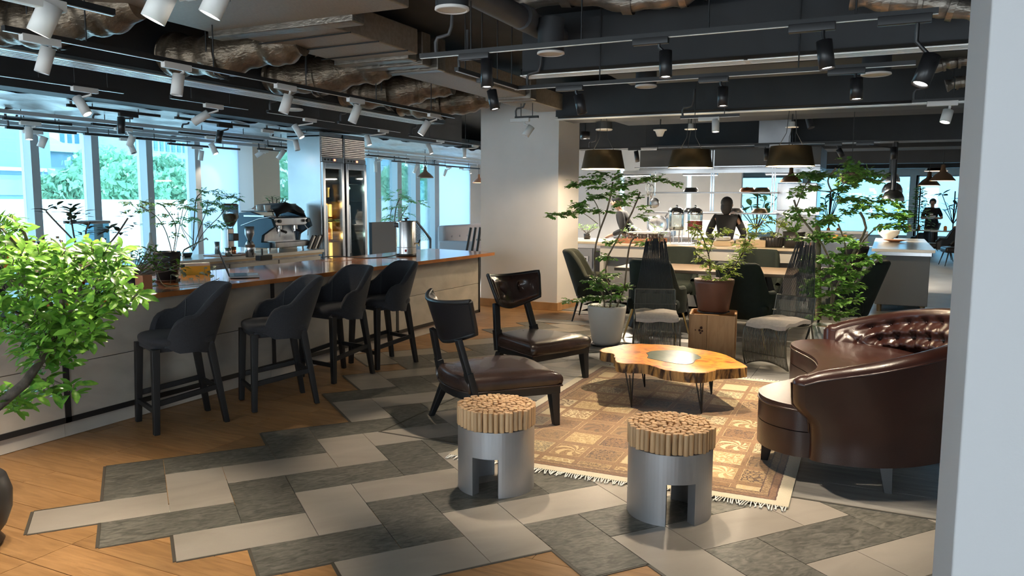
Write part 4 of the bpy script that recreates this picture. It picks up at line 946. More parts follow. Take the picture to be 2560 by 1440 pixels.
# ------------------------------------------------------------------ back counter with coffee gear
CT=.85; CY=6.98
bc=thing('back_counter','pale topped service counter with grey cabinet fronts behind the bar','counter')
MB().bx(1.0,CY+.03,.0,8.50,CY+.62,.80).build('carcass',m_steeld,bc)
MB().bx(1.0,CY-.02,.81,8.56,CY+.66,CT).build('worktop',m_wtop,bc,.006); MB().bx(1.0,CY,.785,8.54,CY+.02,.812).build('edge_board',m_kraft,bc)
for i in range(9):
    x=1.05+i*.83; f=MB().bx(x+.01,CY+.005,.12,x+.82,CY+.03,.76).build('door',m_plinth if i>6 else m_steeld,bc,.004); MB().bx(x+.06,CY-.012,.66,x+.76,CY+.005,.69).build('handle',m_steel,f)
tr=tag(MB().bx(0,0,0,.55,.3,.012).build('serving_tray',m_terra,None,.004),'flat reddish serving tray under the cups on the back counter','tray'); q=aty(548,640,CY+.1); tr.location=(q.x,CY+.06,CT)
es=thing('espresso_machine','large blue black two group espresso machine on the back counter','coffee machine',at(687,633,CT)+Vector((0,.10,0)),0)
W_,D_=.74,.52                                         # x along the front, front towards -Y
def side(x0,x1): 
    pr=[(-.02,.06),(.52,.06),(.52,.50),(.30,.52),(-.06,.43),(-.10,.33),(.10,.22),(.12,.13),(-.02,.13)]
    m=MB(); vs=[(x,y,z) for x in(x0,x1) for y,z in pr]; n=len(pr)
    m.add(vs,[tuple(range(n))[::-1],tuple(range(n,2*n))]+[(i,(i+1)%n,(i+1)%n+n,i+n) for i in range(n)][::1]); return m
side(0,.05).build('side_panel',m_blueg,es,.006); side(W_-.05,W_).build('side_panel',m_blueg,es,.006)
MB().bx(.05,.14,.13,W_-.05,.50,.46).build('body',m_steel,es,.006); MB().bx(.05,-.06,.34,W_-.05,.2,.45).build('group_hood',m_steel,es,.02,3)
MB().bx(.04,-.08,.06,W_-.04,.50,.135).build('drip_base',m_steeld,es,.012); MB().bx(.06,-.06,.136,W_-.06,.14,.142).build('drip_grate',m_steel,es)
for x in(.22,.52):
    g_=MB().cyl((x,.02,.34),(x,.02,.29),.04).build('group_head',m_chrome,es); MB().cyl((x,.02,.30),(x,.02,.265),.036).build('filter_holder',m_chrome,g_); MB().tube([(x,.0,.28),(x-.05,-.14,.26)],[.014,.018],8).build('holder_handle',m_blackp,g_); MB().tube([(x-.02,.02,.265),(x-.03,.02,.24)],.006,6).build('spout',m_chrome,g_)
for x in(.10,.64): MB().tube([(x,-.05,.34),(x+.02,-.09,.28),(x+.03,-.07,.20)],.006,6).build('steam_wand',m_chrome,es); MB().cyl((x,-.08,.40),(x,-.12,.40),.022).build('knob',m_blackp,es)
MB().bx(.02,.02,.515,W_-.02,.46,.53).build('cup_rail',m_blackp,es)
for x,y in((.06,.04),(.68,.04),(.06,.44),(.68,.44)): MB().cyl((x,y,0),(x,y,.06),.02).build('foot',m_steel,es)
MB().bx(-.003,.06,.455,.0,.40,.475).build('chrome_stripe',m_steel,es); MB().tube([(-.004,.45,.34),(-.004,.15,.43),(-.004,-.05,.46)],.006,6).build('chrome_line',m_steel,es)
cv=MB(); cv.grid(lambda u,v:(-.02+.64*u,-.06+.5*v,.545+.10*sin(pi*min(1,u*1.1))*(1-.35*v)+.012*sin(u*17+v*9)-.12*max(0,u-.86)/.14-.10*max(0,.10-v)/.10),30,14); cc=cv.build('cover_cloth',m_blackp,None); 
cc.parent=es; cc.location=(.14,.02,-.005); cc.parent=None; cc.matrix_world=es.matrix_basis@Matrix.Translation((.14,.02,-.005)); tag(cc,'black cloth draped over the top of the espresso machine','cloth')
EM=es.matrix_basis
def on_es(name,label,cat,x,y,z,mb,mat,group=None): o=mb.build(name,mat); o.location=EM@Vector((x,y,z)); return tag(o,label,cat,group)
for i in range(4): on_es('metal_cup','small white or metal cup on the espresso machine corner','cup',.05+.045*(i%2),.06+.09*(i//2)+.02*i,.53,MB().lathe([(.001,0),(.03,0),(.036,.075),(.032,.075),(.026,.006),(.001,.006)],n=16),m_potw,'cups on the espresso machine')
for i in range(4):
    x=.64+.06*i; b=Vector((x,-.10,.02)); o=MB().tube([(0,0,0),(.09,-.02,.17)],.026,10).build('bar_tool',m_blackp if i%2 else m_steel); o.location=EM@b; tag(o,('black','steel')[i%2==0]+' jug tilted at the right front of the espresso machine, %s from its end'%('fourth','third','second','first')[i],'jug')
def item(px,py,z,name,label,cat,prof,mat,n=18,group=None,dy=0,bev=None):
    o=MB().lathe(prof,n=n).build(name,mat); p=at(px,py,z); y_=p.y+dy
    if z==CT: y_=max(CY+.07,min(CY+.52,y_)); p=aty(px,py,y_)
    o.location=(p.x,y_,z); return tag(o,label,cat,group)
def cup(r,h): return [(.001,0),(r*.86,0),(r,h),(r*.93,h),(r*.8,.008),(.001,.008)]
p=at(597,640,CT); gr=thing('coffee_grinder','tall coffee grinder with clear hopper of beans, left of the espresso machine','grinder',(p.x,p.y+.12,CT))
MB().bx(-.07,-.10,0,.07,.12,.03).bx(-.05,-.01,.03,.05,.11,.33).build('body',m_steel,gr,.012); MB().bx(-.045,-.09,.18,.045,-.01,.27).build('spout_block',m_blackp,gr,.01)
MB().lathe([(.03,.33),(.045,.36),(.10,.45),(.105,.60),(.10,.605),(.10,.455),(.04,.365)],n=24).build('hopper',m_glassc,gr); MB().lathe([(.001,.345),(.042,.36),(.094,.45),(.096,.50),(.001,.51)],n=20).build('beans',m_choc,gr); MB().lathe([(.001,.625),(.08,.625),(.108,.605),(.001,.60)],n=24).build('lid',m_choc,gr)
p=at(622,642,CT); g2=thing('coffee_grinder','small grinder with brown hopper before the tall grinder','grinder',(p.x-.03,p.y-.05,CT))
MB().lathe([(.001,0),(.05,0),(.055,.10),(.045,.17),(.03,.19)],n=20).build('body',m_steel,g2); MB().lathe([(.02,.19),(.055,.27),(.056,.36),(.001,.362)],n=20).build('hopper',m_steeld,g2); MB().lathe([(.057,.115),(.06,.13),(.057,.15)],n=20).build('band',m_choc,g2)
item(543,634,CT,'steel_canister','plain steel canister left of the copper cup','canister',cup(.035,.15),m_steeld); item(562,636,CT,'cream_dispenser','silver cream whipper with black trigger behind the canister','siphon',[(.001,0),(.04,0),(.04,.16),(.02,.21),(.018,.26),(.001,.265)],m_steel,dy=.1)
item(570,641,CT,'steel_cup','wide steel cup beside the copper cup','cup',cup(.04,.10),m_steel); item(584,640,CT,'copper_cup','copper cup on the tray in front of the grinder','cup',cup(.034,.11),m_copper)
p=at(655,642,CT); kt=thing('tamper_stand','black tamper stand on the counter edge before the espresso machine','stand',(p.x,p.y-.02,CT)); MB().bx(-.10,-.05,-.04,.10,.03,.02).build('tray',m_blackp,kt,.006); MB().cyl((-.02,0,.02),(-.02,0,.10),.012).build('tamper',m_blackp,kt)
fp=thing('printed_board','white menu board with a yellow and pink print leaning at the fridge side','board',(8.50,CY+.35,CT-.15),0); MB().bx(-.16,0,0,.16,.012,.62).build('panel',m_paper,fp); MB().lathe([(.0005,-.002),(.075,-.002),(.078,.0)],(.02,-.001,.38),18,Matrix.Rotation(pi/2,3,'X')).build('yellow_print',flat('yellow_ink',(.85,.58,.05)),fp); MB().lathe([(.0005,-.002),(.06,-.002)],(.0,-.001,.20),18,Matrix.Rotation(pi/2,3,'X')).build('pink_print',flat('pink_ink',(.80,.45,.42)),fp); MB().bx(-.12,-.002,.50,-.02,0,.515).bx(-.12,-.002,.47,.0,0,.48).build('print_line',m_vent,fp)
fp.location=(8.45,CY+.5,CT)
# bottles and packets by the window, left part of the back counter
def bottle(px,h,r,mat,cap,label,i,dy=.3):
    p=aty(px,600,CY+dy); t=thing('bottle',label,'bottle',(p.x,CY+dy,CT),0,'bottles on the back counter')
    MB().lathe([(.001,0),(r,0),(r,h*.62),(r*.4,h*.75),(r*.36,h*.97)],n=14).build('glass',mat,t); MB().lathe([(r*.42,h*.93),(r*.42,h),(.001,h)],n=12).build('cap',cap,t); MB().lathe([(r*1.01,h*.15),(r*1.01,h*.5)],n=14).build('paper_label',m_label,t)
ordn=['first','second','third','fourth','fifth','sixth','seventh','eighth','ninth','tenth']
spec=[(52,.34,.045,m_redp,m_redp),(72,.27,.04,m_glassc,m_blackp),(84,.28,.038,m_glassc,m_terra),(96,.26,.04,m_kraft,m_blackp),(108,.33,.04,m_choc,m_kraft),(122,.25,.036,m_glassc,m_terra),(131,.29,.036,m_glassc,m_terra),(144,.31,.036,m_glassc,m_kraft),(153,.27,.036,m_glassc,m_terra),(262,.27,.036,m_blueg,m_steel)]
for i,(px,h,r,a,b) in enumerate(spec): bottle(px,h,r,a,b,'bottle on the back counter under the windows, %s from the steel post'%ordn[i],i)
def boxy(px,w_,h,mat,name,label,cat,dy=.25):
    p=aty(px,620,CY+dy); o=MB().bx(-w_/2,-.06,0,w_/2,.06,h).build(name,mat,None,.003); o.location=(p.x,CY+dy,CT); return tag(o,label,cat)
boxy(5,.10,.24,m_orange,'orange_packet','orange packet beside the red bottle behind the glossy shrub','packet'); boxy(205,.18,.14,m_kraft,'kraft_box','brown card box beside the black sign box on the back counter','box')
sb=thing('sign_box','black countertop sign box with a grey line of lettering','sign',(aty(228,600,CY+.2).x,CY+.2,CT)); MB().bx(-.11,-.05,0,.11,.05,.17).build('body',m_blackp,sb,.004)
for i,(w_,z) in enumerate(((.13,.11),(.15,.075),(.09,.05))): MB().bx(-w_/2,-.0515,z,w_/2,-.0505,z+.012).build('lettering_line',m_vent,sb)
wd_=thing('water_dispenser','clear blue water dispenser box on the back counter by the windows','dispenser',(aty(218,560,CY+.45).x,CY+.45,CT)); MB().bx(-.16,-.12,.02,.16,.12,.42).build('tank',Gl('blue_acrylic',(.55,.80,.90),.3),wd_); MB().bx(-.17,-.13,.42,.17,.13,.45).build('lid',m_mull,wd_); MB().bx(-.17,-.13,0,.17,.13,.02).build('base',m_mull,wd_)
item(290,640,CT,'white_jug','white tall jug between the windows plants on the back counter','jug',cup(.045,.2),m_potw,dy=.2); item(340,640,CT,'clear_jar','clear glass jar with pale lid on the back counter','jar',[(.001,0),(.05,0),(.05,.14),(.045,.16),(.001,.165)],m_glassc,dy=.25); item(378,640,CT,'steel_pot','pale pump dispenser near the faucet','pump',[(.001,0),(.05,0),(.05,.15),(.02,.2),(.012,.30),(.001,.30)],m_potw,dy=.25)
fa=thing('bar_faucet','chrome bent faucet at the sink of the back counter','faucet',(aty(455,620,CY+.25).x,CY+.25,CT)); MB().tube([(0,0,0),(0,0,.06),(.02,-.01,.10),(.34,-.02,.22),(.36,-.02,.20)],.010,8).build('spout',m_chrome,fa); MB().cyl((0,0,0),(0,0,.03),.02).build('base',m_chrome,fa)
card=thing('name_card','small brown shelf card lettered Mar among the leaves','card',aty(62,648,7.12)); MB().box((0,0,0),(.10,.004,.045),rz=AZ-pi/2).build('card',m_kraft,card)
fc_=bpy.data.curves.new('card_text','FONT'); fc_.body='Mar'; fc_.size=.035; fc_.extrude=.0005; _t=bpy.data.objects.new('t',fc_); COL.objects.link(_t); me=bpy.data.meshes.new_from_object(_t.evaluated_get(bpy.context.evaluated_depsgraph_get())); bpy.data.objects.remove(_t); fo_=bpy.data.objects.new('lettering',me); COL.objects.link(fo_); me.materials.clear(); me.materials.append(m_choc); fo_.parent=card
fo_.rotation_euler=(pi/2,0,AZ-pi/2); fo_.location=(-.03*sin(AZ)-.004*cos(AZ),.03*cos(AZ)-.004*sin(AZ),-.012)
MB().bx(-.01,-.01,CT-card.location.z,.01,.01,-.02).build('stick',m_kraft,card)
# ------------------------------------------------------------------ wine fridges
def fridge(x0,x1,label,lit):
    y0,y1=7.12,7.72; t=thing('wine_fridge',label,'fridge',(x0,y0,0),0,'tall wine fridges behind the bar'); w_=x1-x0; D=y1-y0
    s=MB(); s.bx(0,.02,0,.025,D,2.42).bx(w_-.025,.02,0,w_,D,2.42); s.build('side_panel',m_steel,t,.003); MB().bx(.025,D-.02,.0,w_-.025,D,2.42).build('back_panel',m_ventd if not lit else m_brass,t); MB().bx(w_-.03,.05,.2,w_-.0255,D-.02,2.05).build('inner_lining',m_steeld if not lit else m_gold,t); MB().bx(0,.02,2.40,w_,D,2.46).build('top_panel',m_steel,t); MB().bx(0,.02,.0,w_,D,.18).build('bottom_panel',m_steeld,t)  # amber glow of the lit fridge also put into brass-coloured panels
    hd=MB().bx(.01,.03,2.06,w_-.01,.06,2.42).build('louver_panel',m_ventd,t)
    for i in range(11):
        z=2.13+i*.0265; MB().box((w_/2,.015,z),(w_-.03,.03,.018),R=Matrix.Rotation(.5,3,'X')).build('louver_slat',m_steeld,t)
    MB().bx(.01,-.005,2.055,w_-.01,.03,2.115).build('control_panel',m_steeld,t)
    for k,m_ in enumerate((m_blackp,m_blackp,m_blackp,m_red)): MB().bx(.06+k*.07,-.009,2.072,.095+k*.07,-.005,2.098).build('digit_window' if k==3 else 'switch',m_,t)
    d=MB(); d.bx(.01,-.02,.2,.065,.02,2.05).bx(w_-.065,-.02,.2,w_-.01,.02,2.05).bx(.065,-.02,1.96,w_-.065,.02,2.05).bx(.065,-.02,.2,w_-.065,.02,.28); dr=d.build('door_frame',m_steel,t,.004); MB().bx(.065,-.004,.28,w_-.065,.004,1.96).build('door_pane',m_glassd,dr)
    if lit:
        MB().bx(w_*.5,.30,.3,w_*.5+.012,.31,1.72).build('led_tube',m_warm,t)
    for zz,ee in(((.5,3.2),(1.0,3.0),(1.45,1.6)) if lit else ((1.7,.8),(1.0,.6))):
        l=bpy.data.lights.new('point','POINT'); l.energy=ee; l.color=(1,.55,.14) if lit else (.75,1,.85); l.shadow_soft_size=.03; o=bpy.data.objects.new('fridge_light',l); COL.objects.link(o); o.parent=t; o.location=(w_*.5,.12,zz)
    MB().tube([(.035,-.05,.75),(.035,-.055,.9),(.035,-.055,1.3),(.035,-.05,1.45)],.010,8).build('handle',m_steel,dr)
    for z in(.62,.92,1.22,1.50,1.75): MB().bx(.03,.05,z,w_-.03,D-.05,z+.012).build('shelf',m_steel if not lit else m_brass,t)
    if lit:
        for z0,z1 in((.30,.60),(.65,.90),(.95,1.20),(1.25,1.46),(1.54,1.70)): MB().bx(w_-.036,.20,z0,w_-.026,.25,z1).build('led_strip',m_warm,t)
    return t,w_,D
def fbottle(x,y,z,lab,mat,lay,group):
    m=MB().lathe([(.001,0),(.034,0),(.034,.16),(.013,.20),(.013,.26),(.001,.26)],n=12); o=m.build('wine_bottle',mat); o.location=(x,y,z)
    if lay: o.rotation_euler=(pi/2,0,0); o.location=(x,y+.18,z+.036)
    return tag(o,lab,'bottle',group)
FX0,FXM,FX1=8.73,9.235,9.76
fridge(FX0,FXM-.015,'amber lit wine fridge with a stainless side facing the bar machines',True); fridge(FXM+.015,FX1,'dark green lit wine fridge next to the amber one',False)
m_ambl=flat('amber_bottle',(.45,.16,.02),.12); r5=random.Random(11)
for j,z in enumerate((.632,.932,1.232,1.512)):
    for i in range(4): fbottle(FX0+.09+i*.095+r5.uniform(-.01,.01),7.30+r5.uniform(-.06,.05),z,'amber or dark bottle on the %s shelf of the amber lit wine fridge'%('lowest','second','third','fourth')[j],m_ambl if (i+j)%3 else m_wine,(i+j)%2,'bottles in the amber fridge')
    for i in range(4): fbottle(FXM+.12+i*.10,7.42+r5.uniform(-.08,.05),z,'bottle on the %s shelf of the dark wine fridge'%('lowest','second','third','fourth')[j],m_wine if j<2 else m_glassc,0,'bottles in the dark fridge')
# ------------------------------------------------------------------ beyond the fridges
sc=thing('black_screen','plain black screen panel behind the metal urn','screen',(0,0,0)); y=7.9; a,b=aty(930,600,y),aty(1040,600,y); MB().bx(a.x,y,.0,b.x,y+.06,aty(980,554,y).z).build('panel',flat('navy_black',(.008,.012,.018),.5),sc,.004)
ms=thing('mesh_screen','black perforated screen with a slanting edge behind the urn tap','screen',(0,0,0)); c_=[aty(px,py,y+.02) for px,py in((1040,640),(1040,555),(1042,554),(1076,597),(1076,640))]
for p,q in zip(c_[1:-1],c_[2:]): MB().bar(p,q,.03,.03).build('edge_bar',m_black,ms)
m=MB(); x0,x1=c_[0].x,c_[3].x; z1=c_[1].z; z2=c_[3].z
for i in range(-14,26):
    for s in(1,-1):
        pts=[]
        for k in range(41):
            x=x0+(x1-x0)*k/40; z=.75+i*.045+s*(k/40)*.45+(0 if s>0 else .45)
            zt=z1+(z2-z1)*(x-x0)/(x1-x0)
            if .75<z<zt: pts.append((x,y+.035,z))
        if len(pts)>1: m.tube([pts[0],pts[-1]],.0045,4)
m.build('wire_mesh',m_black,ms,kind='stuff')
pe=aty(1063,400,8.0); pl_=thing('pendant_lamp','dark brown dome pendant by the windows beyond the fridges','pendant lamp',(pe.x,8.0,aty(1063,445,8.0).z))
def dome(t,r,mat,inner,top=.16):
    MB().lathe([(r,0),(r*1.02,.012),(r*.95,.03),(r*.62,r*.52),(r*.30,r*.75),(r*.2,r*.95),(r*.18,r*1.35),(.001,r*1.4)],n=28).build('shade',mat,t); MB().lathe([(r*.99,.004),(r*.6,r*.48),(r*.3,r*.7),(.001,r*.75)],n=24).build('shade_inside',inner,t)
dome(pl_,.155,m_choc,m_potw); MB().tube([(0,0,.20),(.035,0,.26),(.035,0,.30),(0,0,.35),(-.035,0,.30),(-.035,0,.26),(0,0,.20)],.008,6).build('ring',m_black,pl_); MB().tube([(0,0,.34),(0,0,2.5-pl_.location.z)],.006,6).build('cable',m_black,pl_)
p2=aty(1197,450,9.0); t=thing('pendant_lamp','copper lit pendant half hidden by the white pillar','pendant lamp',(p2.x,9.0,aty(1197,457,9.0).z)); dome(t,.15,m_copper,m_shadein); MB().tube([(0,0,.20),(0,0,2.45-t.location.z)],.006,6).build('cable',m_black,t)
gs=thing('grey_sofa','pale grey tufted settee by the far white wall','sofa',(15.6,8.3,0),radians(-90))
MB().bx(-.35,-.95,.12,.35,.95,.42).build('seat',m_sofag,gs,.05,3); MB().bx(-.5,-1.0,.12,-.3,1.0,.98).build('backrest',m_sofag,gs,.06,3)
for s in(-1,1): MB().bx(-.45,s*.95-.09,.12,.36,s*.95+.09,.66).build('arm',m_sofag,gs,.05,3)
[MB().cyl((a*.28,b*.85,0),(a*.28,b*.85,.13),.025).build('leg',m_black,gs) for a in(-1,1) for b in(-1,1)]
for i in range(5): MB().ball((-.295,-.7+i*.35,.74),.02,8,6).build('button',m_sofag,gs)
tw=thing('cafe_table','small dark table in front of the pale grey settee','table',(14.6,7.3,0)); MB().bx(-.35,-.35,.70,.35,.35,.735).build('table_top',m_dtable,tw,.004); MB().cyl((0,0,0),(0,0,.70),.035).build('column',m_black,tw); MB().cyl((0,0,0),(0,0,.02),.25).build('foot',m_black,tw)
for i in range(3): item(1155+i*8,583,.735,'white_cup','small white cup on the table before the settee','cup',cup(.035,.06),m_potw,14,'cups before the settee'); COL.objects[-1].location=(14.45+.14*i,7.3+.1*i,.735)
t=thing('high_back_chair','black high backed corded chair beyond the bar end','chair',(11.1,6.15,0),radians(70))
for s in(-3,-1,1,3): MB().tube([(-.12,s*.055,.0),(-.16,s*.06,.45),(-.30,s*.05,1.10)],.022,6).build('back_bar',m_black,t)
MB().bx(-.18,-.22,.40,.25,.22,.45).build('seat',m_black,t,.01); [MB().cyl((.2,s*.18,0),(.2,s*.18,.4),.012).build('leg',m_black,t) for s in(-1,1)]
# ------------------------------------------------------------------ dining set
dt=thing('dining_table','long grey oak dining table with black splayed legs behind the wire chairs','table',(9.38,1.90,0))
MB().bx(-.45,-1.02,.70,.45,1.02,.74).build('table_top',m_dtable,dt,.006)
for s in(-1,1):
    for q in(-1,1): MB().bar((q*.10,s*.62,.70),(q*.36,s*.78,.0),.06,.17).build('leg',m_black,dt,.004)
def armchair(label,x,y,ang,mat,s=1,legs=m_black,arms=True,group='dark green armchairs at the dining table'):
    t=thing('armchair',label,'chair',(x,y,0),ang,group)         # faces +x
    MB().bx(-.26,-.29,.32,.30,.29,.46).build('seat',mat,t,.05,3)
    def f(off):
        def g_(u,v):
            a=(u-.5)*2; an=pi+a*radians(108); e=abs(a); bk=max(0,min(1,(.58-e)/.22)); bk=bk*bk*(3-2*bk)
            hi=.56+.31*bk-.08*max(0,(e-.85)/.15); z=.30+(hi-.30)*v; ln=(z-.3)*(.30*bk+.04)
            return Vector(((.29+ln-off)*cos(an),(.325+ln*.12-off)*sin(an)*(1 if e>.3 else 1),z))
        return g_
    fo_,fi_=f(0),f(.07); m=MB(); m.grid(fo_,37,9); m.grid(lambda u,v:fi_(1-u,v),37,9)
    m.grid(lambda u,v:(fo_(u,1)+fi_(u,1))/2+(fo_(u,1)-fi_(u,1))/2*cos(pi*v)+Vector((0,0,.035*sin(pi*v))),37,6); m.grid(lambda u,v:fo_(u,0).lerp(fi_(u,0),v),37,2)
    for u in(0,1): m.grid(lambda a,v,u=u:(fo_(u,v)+fi_(u,v))/2+(fo_(u,v)-fi_(u,v))/2*cos(pi*a)+Vector((.035*sin(pi*a),0,0)),6,9)
    m.build('shell_back',mat,t)
    for sx,sy in((1,1),(1,-1),(-1,1),(-1,-1)): MB().tube([(sx*.22,sy*.22,.33),(sx*.30,sy*.30,0)],[.018,.009],8).build('leg',legs,t)
    return t
armchair('olive green armchair seen from its side at the near table end, by the pillar',9.55,3.32,radians(-78),m_olive)
ca=armchair('dark green armchair with its back turned, partly behind the wire chair',8.62,2.30,0,m_green,legs=m_gold)
p=atx(1862,720,8.55); dup(ca,(8.62,p.y,0),radians(-6),'dark green armchair with its back turned, right of the brown pot')
cb=armchair('dark green armchair across the dining table, behind the yellow green plant',10.35,2.55,pi,m_green)
p=atx(1892,655,10.35); dup(cb,(10.35,p.y,0),pi,'dark green armchair across the dining table, behind the wire chair by the sofa')
armchair('dark armchair at the far table end behind the bushy plant',9.35,.42,radians(85),m_green)
# round-backed dark seats beyond the bushy plant
for i,(x,y) in enumerate(((12.5,.66),(16.0,1.25))):
    armchair('black round backed chair beyond the bushy plant, %s'%('nearest the island drawers','by the dark square table')[i],x,y,radians((60,-20)[i]),m_blackp,group='black chairs beyond the plant')
dk=thing('square_table','dark square table beyond the bushy plant','table',(16.9,.95,0)); MB().bx(-.45,-.45,.72,.45,.45,.76).build('table_top',m_dtable,dk,.004); [MB().bx(a*.4-.02,b*.4-.02,0,a*.4+.02,b*.4+.02,.72).build('leg',m_black,dk) for a in(-1,1) for b in(-1,1)]
# big brass shades over the dining table
def shade(px0,px1,py0,py1,x,label):
    a,b=atx(px0,py1,x),atx(px1,py1,x); c=(a+b)/2; r=(a-b).length/2; h=atx(px0,py0,x).z-a.z
    t=thing('drum_pendant',label,'pendant lamp',c,0,'big brass drum pendants over the dining table'); MB().lathe([(r,0),(r*.985,.01),(r*.82,h),(r*.80,h),(r*.78,h-.02)],n=40).build('shade',m_brass,t); MB().lathe([(r*.975,.003),(r*.80,h-.03),(.001,h-.03)],n=36).build('shade_lining',m_shadein,t)
    MB().lathe([(.001,h*.45),(.06,h*.42),(.06,h*.62),(.001,h*.65)],n=16).build('bulb',m_lamp,t)
    for s in(-1,1): MB().tube([(0,s*r*.5,h),(0,s*r*.2,h+.15),(0,0,3.0-c.z)],.004,5).build('cable',m_black,t)
    l=bpy.data.lights.new('spot','POINT'); l.energy=30; l.color=(1,.82,.58); l.shadow_soft_size=.06; o=bpy.data.objects.new('pendant_light',l); COL.objects.link(o); o.parent=t; o.location=(0,0,h*.3)
shade(1456,1560,377,423,9.5,'large brass drum pendant nearest the white pillar'); shade(1671,1782,375,420,9.5,'large brass drum pendant in the middle of three'); shade(1914,2038,366,416,9.5,'large brass drum pendant with lit rim above the plant')
# ------------------------------------------------------------------ open kitchen
KT=.90
kc=thing('kitchen_counter','white fronted serving counter of the open kitchen with oak top','counter')
ya,yb=3.86,1.06
MB().bx(11.12,yb,.70,11.9,ya,.865).build('front_band',m_kwhite,kc,.003); MB().bx(11.32,yb+.03,0,11.85,ya-.03,.70).build('recessed_base',m_kgrey,kc); MB().bx(11.06,yb-.03,.865,11.95,ya+.03,KT).build('countertop',m_ktop,kc,.004); MB().bx(11.12,ya-.06,0,11.9,ya,.70).bx(11.12,yb,0,11.9,yb+.06,.70).build('end_panel',m_kwhite,kc)
ks=thing('steel_counter','grey steel counter with drawers and open bays beside the white pillar','counter'); MB().bx(11.5,4.05,.04,12.5,4.95,.84).build('body',m_steeld,ks,.003); MB().bx(11.44,3.95,.865,12.56,5.0,KT).build('countertop',m_ktop,ks,.004); MB().bx(11.46,3.97,.80,12.54,4.98,.862).build('rim',m_steel,ks)
for j,z in enumerate((.47,.10)):
    for i,y in enumerate((4.60,4.26)):
        d=MB().bx(11.475,y-.15,z,11.50,y+.15,z+.32).build('drawer',m_steeld,ks,.004); MB().bx(11.455,y-.09,z+.12,11.48,y+.09,z+.20).build('handle',m_steel,d); MB().bx(11.452,y-.06,z+.135,11.456,y+.06,z+.175).build('grip_recess',m_blackp,d)
MB().bx(11.49,3.98,.10,11.5,4.08,.76).build('open_bay',m_blackp,ks)
for i,px in enumerate(range(1560,1660,13)):
    o=MB().lathe(cup(.04,.10),n=14).build('drinking_glass',m_glassc); p=at(px,596,KT+.03); o.location=(11.55+.05*(i%2),p.y*11.55/p.x,KT+.034); tag(o,'upturned clear drinking glass on the wooden tray on the kitchen counter','glass','glasses on the wooden tray')
p=aty; y0,y1=atx(1655,605,11.5).y,atx(1552,605,11.5).y
ty=thing('wooden_tray','long reddish wooden tray holding the drinking glasses','tray'); MB().bx(11.3,y0,KT,11.75,y1,KT+.03).build('base',m_terra,ty); MB().bx(11.29,y0-.01,KT,11.31,y1+.01,KT+.07).bx(11.75,y0-.01,KT,11.77,y1+.01,KT+.07).build('rim',m_terra,ty)
o=MB().bx(11.6,y0+.12,KT+.14,11.74,y1-.1,KT+.16).build('cake_board',m_potw,None,.004); tag(o,'long white plate resting on the row of glasses','plate')
def dispenser(px,juice,label):
    q=atx(px,598,11.62); t=thing('drink_dispenser',label,'dispenser',(11.62,q.y,KT)); 
    for a in range(4): MB().tube([(.09*cos(a*pi/2+.7),.09*sin(a*pi/2+.7),0),(.10*cos(a*pi/2+.7),.10*sin(a*pi/2+.7),.20)],.008,6).build('leg',m_chrome,t)
    MB().lathe([(.001,.20),(.10,.20),(.11,.22),(.11,.43)],n=28).build('jar',m_glassc,t); MB().lathe([(.001,.205),(.10,.21),(.106,.23),(.106,.34 if juice else .25),(.001,.34 if juice else .25)],n=24).build('drink',m_pink if juice else m_paper,t)
    MB().lathe([(.112,.43),(.115,.45),(.105,.50),(.06,.53),(.02,.54),(.001,.54)],n=28).build('lid',m_chrome,t); MB().ball((0,0,.555),.02,10,7).build('lid_knob',m_chrome,t); MB().tube([(-.10,0,.24),(-.15,0,.24),(-.155,0,.21)],.010,7).build('tap',m_blackp,t)
dispenser(1690,False,'clear drink dispenser with chrome dome lid on the kitchen counter'); dispenser(1736,True,'drink dispenser of red juice with chrome dome lid')
def kbox(px,py,x,dx,dy,h,mat,name,label,cat,z=KT,bev=.006):
    q=atx(px,py,x); o=MB().bx(-dx/2,-dy/2,0,dx/2,dy/2,h).build(name,mat,None,bev); o.location=(x,q.y,z); return tag(o,label,cat)
kbox(1810,605,11.4,.28,.24,.07,m_kraft,'wooden_crate','pale low wooden crate with plates on the kitchen counter','crate'); kbox(1880,606,11.35,.28,.40,.10,m_kraft,'wooden_crate','long pale wooden box before the yellow green plant','crate'); kbox(1775,600,11.6,.24,.22,.06,m_ktop,'serving_board','small pale board between dispensers and chef','board'); kbox(1708,606,11.5,.30,.30,.02,m_steel,'steel_tray','flat steel tray under the drink dispensers','tray',KT,.003)
for i in range(4): 
    q=atx(1806,590,11.45); o=MB().lathe([(.001,0),(.07,0),(.12,.012),(.118,.016),(.07,.006),(.001,.006)],n=24).build('plate',m_potw); o.location=(11.45,q.y,KT+.072+.012*i); tag(o,'white plate stacked in the low wooden crate','plate','plates in the crate')
q=atx(1932,605,11.4); rb=pot('ribbed_planter','dark ribbed bowl planter with bright yellow green plant on the counter',(11.4,q.y,KT),[(.001,0),(.12,0),(.16,.03),(.175,.13),(.165,.14),(.16,.12),(.001,.12)],m_potk,soil=(.16,.12),cat='plant')
for i in range(28): a=2*pi*i/28; MB().tube([(.155*cos(a),.155*sin(a),.02),(.178*cos(a),.178*sin(a),.13)],.007,5).build('rib',m_potk,rb)
q=atx(1983,606,11.3); bp_=pot('black_planter','tall black pot with grassy plant at the right end of the counter',(11.35,q.y,KT),[(.001,0),(.12,0),(.15,.22),(.14,.22),(.13,.2),(.001,.2)],m_potk,soil=(.13,.2),cat='plant')
